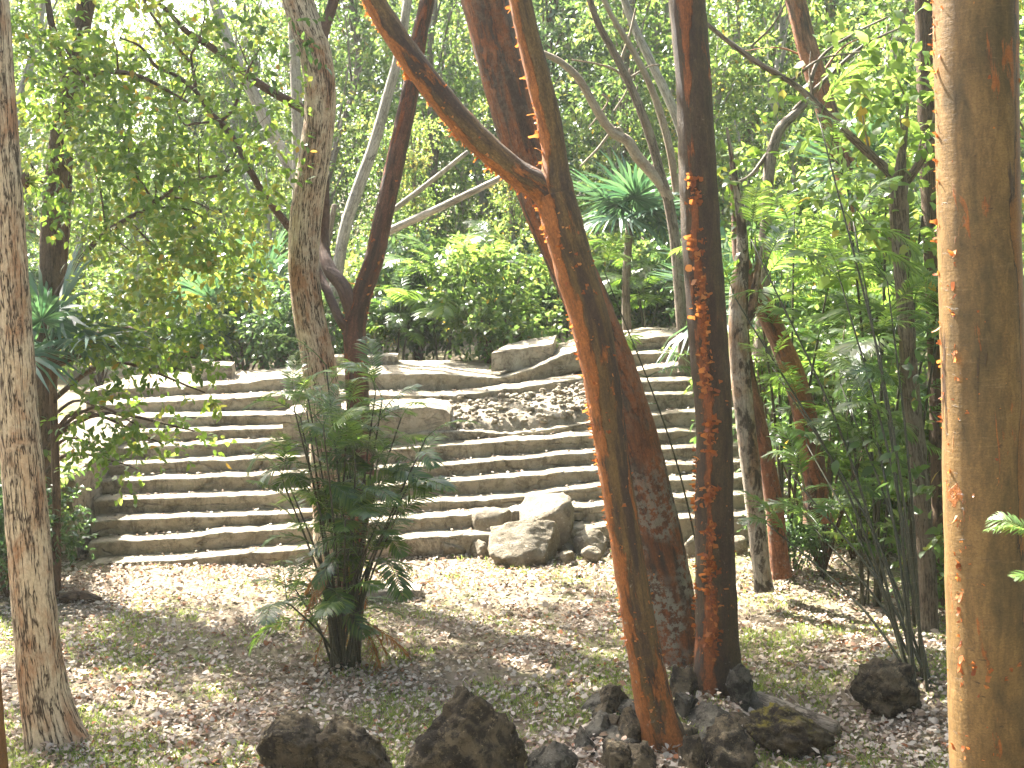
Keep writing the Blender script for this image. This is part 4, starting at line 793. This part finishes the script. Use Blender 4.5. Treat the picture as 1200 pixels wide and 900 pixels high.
for i in range(15):
    y = rng.uniform(26.5, 30.5); bg_tree(int(rng.choice([0, 4, 1, 3])), (-.42 + .84 * (i + rng.random()) / 15) * y, y, rng.uniform(0, 6.3), rng.uniform(.4, .52))
# understorey shrubs
def shrub_kind(seed, leafmat, L, h=2.0, n=3800):
    rg = np.random.default_rng(seed); lm = MB(); bm_ = MB()
    for k in range(9):
        a = k * 2.4; ro = rg.uniform(.2, .95); c_ = np.array([math.cos(a) * ro, math.sin(a) * ro, rg.uniform(.35, 1) * h]); clump(lm, c_, rg.uniform(.45, .75), n // 9, L, .8, .5 + rg.normal() * .12)
        tube([(0, 0, -.1), c_ * .5 + [0, 0, .1], c_], [.025, .016, .006], 5, 4, 0, 0, k, bm_)
    return lm.mesh('foliage', leafmat), bm_.mesh('stems', DARKB, True)
SK = [shrub_kind(401, LEAF_DARK, .15), shrub_kind(402, LEAF_MID, .13), shrub_kind(403, LEAF_LIGHT, .12), shrub_kind(404, LEAF_DARK, .2, 2.4)]
SL = ['dark glossy shrub in the undergrowth behind the platform', 'mid green shrub in the undergrowth behind the platform', 'bright green shrub in the undergrowth behind the platform', 'big leaved dark shrub in the undergrowth behind the platform']
def shrub(k, x, y, s_, label=None, group=None):
    root = empty('shrub', (x, y, float(gz(x, y))), label or SL[k], 'shrub', group or 'undergrowth shrubs, kind ' + 'abcd'[k]); root.rotation_euler.z = rng.uniform(0, 6.3); root.scale = (s_,) * 3
    link('foliage', SK[k][0], root); link('stems', SK[k][1], root)
for i in range(26):
    y = 23.9 + 6 * rng.random(); shrub(int(rng.choice([0, 1, 1, 2, 3])), (-.45 + .95 * (i + rng.random()) / 26) * y, y, rng.uniform(.7, 1.15))
for (px, py, d, k, s_, lb) in [(1000, 640, 16.4, 2, .4, 'small bright bush at the right rear of the clearing under the canes'), (1050, 640, 16.8, 2, .55, 'bright bush behind the gnarled trunk'), (1080, 560, 17.5, 2, .9, 'tall bright bush far right of the stair end'),
                               (985, 600, 17.2, 2, .6, 'bright bush at the right end of the stairs'), (930, 640, 15.9, 0, .35, 'small dark bush behind the rusty slim trunk'), (1190, 640, 14, 1, .9, 'green bush right of the thick tan trunk'), (10, 690, 15.2, 0, .6, 'dark bush at the far left behind the pale trunk'), (-20, 640, 16.5, 1, .9, 'tall bush at the far left beside the side wall'),
                               (930, 500, 19.5, 2, .8, 'bright bush growing on the right side of the upper steps')]:
    q = at(px, py, d); shrub(k, q[0], q[1], s_, lb, 'bushes beside the clearing')
SAP = [shrub_kind(411, LEAF_MID, .13, 3.4, 1100), shrub_kind(412, LEAF_LIGHT, .12, 3.8, 1000)]
for (px, py, d, k, s_, lb) in [(965, 610, 15.9, 0, 1.0, 'broad leaved sapling in the sunlit growth behind the canes'), (1090, 620, 16.4, 0, 1.15, 'tall broad leaved sapling rising beside the thick tan trunk'),
                               (905, 560, 18.5, 1, .95, 'bright broad leaved sapling behind the slim white trunk'), (1010, 560, 18.6, 1, 1.2, 'tall bright sapling in the middle of the right hand growth'), (1195, 640, 12.2, 0, 1.1, 'broad leaved sapling right of the thick tan trunk')]:
    q = at(px, py, d); root = empty('sapling', (q[0], q[1], float(gz(q[0], q[1]))), lb, 'sapling', 'broad leaved saplings at right'); root.rotation_euler.z = rng.uniform(0, 6.3); root.scale = (s_,) * 3
    link('foliage', SAP[k][0], root); link('stems', SAP[k][1], root)
# palms of the undergrowth
UP = None
for i, (px, py, d, m_, lb) in enumerate([(520, 360, 24.5, FRL, 'sunlit feathery palm behind the platform, left of the tilted pedestal'), (468, 350, 25.5, FR, 'dark feathery palm behind the platform, right of the red forked trunk'), (600, 395, 24.2, FRL, 'pale sunlit palm right behind the tilted pedestal'),
                                (560, 300, 27, FR, 'feathery palm deep in the jungle above the tilted pedestal'), (760, 345, 24.3, FR, 'feathery palm left of the straight brown trunk at the platform rear'), (900, 330, 22.5, FRL, 'feathery palm behind the pale slim trunk'),
                                (1000, 330, 19, FRL, 'tall feathery palm in the sunlit growth at right'), (1060, 300, 18, FR, 'feathery palm high beside the gnarled trunk'), (960, 400, 18.5, FRL, 'feathery palm in the middle of the sunlit growth at right'), (1040, 460, 16.8, FR, 'feathery palm low in the sunlit growth at right'), (925, 300, 15.6, FRL, 'slender arching palm between the crossing limb and the straight brown trunk'), (1045, 230, 14.6, FRL, 'high arching palm under the fork of the gnarled trunk'), (1075, 400, 13.6, FRL, 'arching palm between the gnarled trunk and the thick tan trunk'), (660, 350, 26, FRL, 'feathery palm seen left of the orange trunk')]):
    q = at(px, py, d); b = np.array([q[0], q[1], float(gz(q[0], q[1]))]); tips = [q + rng.normal(size=3) * [.35, .35, .3] for _ in range(4)]
    cane_palm('feather_palm', lb, b, tips, m_, 5, rng.uniform(1.5, 2.0), .018, jit=.12)
for (px, py, d, lb) in [(738, 262, 24, 'dark fan palm in the jungle left of the straight brown trunk'), (310, 345, 26, 'fan palm with trunk behind the platform at left centre'), (255, 385, 25, 'low fan palm behind the left pedestal'), (870, 370, 20, 'fan palm above the pale slim trunk'), (1020, 220, 22, 'fan palm high in the bright growth at right')]:
    q = at(px, py, d); fan_palm(lb, [q[0], q[1], float(gz(q[0], q[1]))], q, 9, 1.9, tr=.08, tmat=GREYB)
# far wood: one mass of leaves closing the view
mb = MB()
for i in range(150):
    y = rng.uniform(47, 62); x = rng.uniform(-.5, .5) * y; clump(mb, (x, y, 2 + rng.random() ** .9 * (8.5 if -.34 < x / y < -.18 else 13)), rng.uniform(1.6, 2.6), 420, .34, .8, rng.uniform(.3, .7))
tag(link('far_wood', mb.mesh('far_wood', LEAF_MID)), 'hazy mass of leaves of the far wood closing the view', 'forest', kind='stuff')

# unseen wood added behind and beside the camera to block sky light
mb = MB()
for i in range(300):
    a = rng.uniform(0, 1); side = rng.integers(3)
    if side == 0: q = (rng.uniform(-14, 14), rng.uniform(-9, -2.5), rng.uniform(1, 19))
    elif side == 1: q = (rng.uniform(9.5, 14), rng.uniform(-6, 12), rng.uniform(0, 14))
    else: q = (rng.uniform(-17, -13), rng.uniform(-6, 24), rng.uniform(0, 7.5))
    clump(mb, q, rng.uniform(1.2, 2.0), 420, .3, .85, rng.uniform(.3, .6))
tag(link('sky_blocking_wood', mb.mesh('sky_blocking_wood', LEAF_DARK)), 'unseen leafy wood added beside and behind the viewer to block sky light', 'forest', kind='stuff')

# ------------------------------------------------------------------ ground litter and grass
def scatter(n, ylo, yhi):
    y = rng.uniform(ylo, yhi, n); x = rng.uniform(-.43, .43, n) * y; return x, y
n = 62000; x, y = scatter(n, 9, 18.2); keep = (y < 16.75 + .055 * (x + 5.5)) | (x > 5.7) | (x < -5.8); x, y = x[keep], y[keep]; n = len(x); z = gz(x, y) + rng.uniform(.0, .03, n)
a = rng.uniform(0, 6.283, n); ax = np.stack([np.cos(a), np.sin(a), rng.normal(size=n) * .22], 1); nr = np.stack([rng.normal(size=n) * .28, rng.normal(size=n) * .28, np.ones(n)], 1)
dn = np.array([mnoise.fractal(Vector((a_ * .9, b_ * 1.1, 8.3)), 1, 2, 3) for a_, b_ in zip(x, y)]); sc_ = rng.choice([1, 1, 1, 1.5, .7], n); drop = (dn < -.12) & (rng.random(n) < .55)
mb = MB(); leaves(mb, np.stack([x, y, z + .008 - drop * .2], 1), ax, nr, rng.uniform(.03, .068, n) * sc_, rng.uniform(.017, .036, n) * sc_, np.clip(rng.beta(2.2, 1.7, n) + dn * .15, 0, 1), .5)
tag(link('fallen_leaves', mb.mesh('fallen_leaves', LITTER)), 'pale dry leaves littering the clearing', 'leaf litter', kind='stuff')
n = 46000; x, y = scatter(n, 9, 17.5); d = np.array([mnoise.noise(Vector((a_ * .8, b_ * .9, 3.3))) + .5 * mnoise.noise(Vector((a_ * 3, b_ * 3, 1.3))) for a_, b_ in zip(x, y)])
keep = (d > rng.uniform(-.15, .5, n)) & (rng.random(n) < np.interp(y, [11, 14, 16.5], [1, .55, .25])) & (y < 16.6 + .055 * (x + 5.5)); x, y = x[keep], y[keep]; n = len(x)
k = np.repeat(np.arange(n), 4); px_ = x[k] + rng.normal(size=len(k)) * .025; py_ = y[k] + rng.normal(size=len(k)) * .025; m_ = len(k)
ax = np.stack([rng.normal(size=m_) * .6, rng.normal(size=m_) * .6, np.ones(m_) * .9], 1); mb = MB(); leaves(mb, np.stack([px_, py_, gz(px_, py_) + .002], 1), ax, unit(m_), rng.uniform(.03, .085, m_), .008, rng.random(m_), .1)
tag(link('grass', mb.mesh('grass', GRASS)), 'short thin grass tufts growing through the leaf litter', 'grass', kind='stuff')
# sticks
mb = MB()
for i in range(170):
    y0 = rng.uniform(9.3, 16.4); x0 = rng.uniform(-.4, .4) * y0; a = rng.uniform(0, 6.3); l_ = rng.uniform(.08, .35); d_ = np.array([math.cos(a), math.sin(a), 0]) * l_; m0 = np.array([x0, y0, float(gz(x0, y0)) + .03])
    tube([m0 - d_, m0 + rng.normal(size=3) * .02, m0 + d_], [.004, .007, .003], 5, 3, 0, 0, i, mb)
tag(link('twigs', mb.mesh('twigs', TWIG, True)), 'thin dry twigs lying in the leaf litter', 'twigs', kind='stuff')
# drifts of leaves against the trunk feet and rocks
mb = MB(); P0 = []
for px, py, r_ in [(75, 888, .3), (395, 694, .3), (404, 702, .25), (790, 896, .35), (797, 786, .4), (840, 834, .4), (893, 672, .2), (913, 657, .2), (1092, 828, .5), (1050, 860, .7), (405, 783, .3), (66, 700, .3), (1045, 840, .5), (690, 880, .5), (960, 885, .6), (540, 895, .4)]:
    q = G(px, py); k_ = int(420 * r_); a = rng.uniform(0, 6.3, k_); ro = r_ * rng.uniform(.3, 1.5, k_); X_ = q[0] + np.cos(a) * ro; Y_ = q[1] + np.sin(a) * ro; P0.append(np.stack([X_, Y_, gz(X_, Y_) + rng.uniform(.01, .11, k_) * np.clip(1.5 - ro / r_, .1, 1)], 1))
P0 = np.vstack(P0); n = len(P0); a = rng.uniform(0, 6.283, n)
leaves(mb, P0, np.stack([np.cos(a), np.sin(a), rng.normal(size=n) * .35], 1), np.stack([rng.normal(size=n) * .4, rng.normal(size=n) * .4, np.ones(n)], 1), rng.uniform(.035, .085, n), rng.uniform(.02, .042, n), rng.beta(1.6, 2.2, n), .5)
tag(link('leaf_drifts', mb.mesh('leaf_drifts', LITTER)), 'drifts of dry leaves heaped round the trunk feet', 'leaf litter', kind='stuff')
# dry leaves on the steps
mb = MB(); n = 1500; kk = rng.choice([1, 2, 3, 4, 5, 6, 7, 10, 11, 11, 11, 10], n); pos = []
for k_ in kk:
    px = rng.uniform(EDGE[k_][0][0] + 10, 1040); e = edge_pt(EDGE[k_], px, k_); e = e + [0, rng.uniform(.1, .34 if k_ < 10 else .5 if k_ == 10 else 2.3), .035]; pos.append(e)
a = rng.uniform(0, 6.283, n); leaves(mb, np.array(pos), np.stack([np.cos(a), np.sin(a), rng.normal(size=n) * .2], 1), np.stack([rng.normal(size=n) * .3, rng.normal(size=n) * .3, np.ones(n)], 1), rng.uniform(.03, .07, n), .03, rng.beta(2, 2, n), .4)
tag(link('step_leaves', mb.mesh('step_leaves', LITTER)), 'scattered dry leaves lying on the steps', 'leaf litter', kind='stuff')

# ------------------------------------------------------------------ sunlit air of the clearing
hz = bpy.data.materials.new('haze'); hz.use_nodes = True; ht = hz.node_tree; ht.nodes.clear()
ho = ht.nodes.new('ShaderNodeOutputMaterial'); hv = ht.nodes.new('ShaderNodeVolumePrincipled'); ht.links.new(hv.outputs[0], ho.inputs['Volume'])
hv.inputs['Color'].default_value = (.95, .97, .92, 1); hv.inputs['Density'].default_value = .0005; hv.inputs['Anisotropy'].default_value = .35
V = np.array([[x, y, z] for x in (-90, 90) for y in (-30, 95) for z in (-1.5, 24)], float)
tag(link('haze', mesh('haze', V, np.array([[0, 1, 3, 2], [4, 6, 7, 5], [0, 4, 5, 1], [2, 3, 7, 6], [0, 2, 6, 4], [1, 5, 7, 3]]), hz)), 'thin sunlit haze hanging in the forest air', 'haze', kind='stuff')
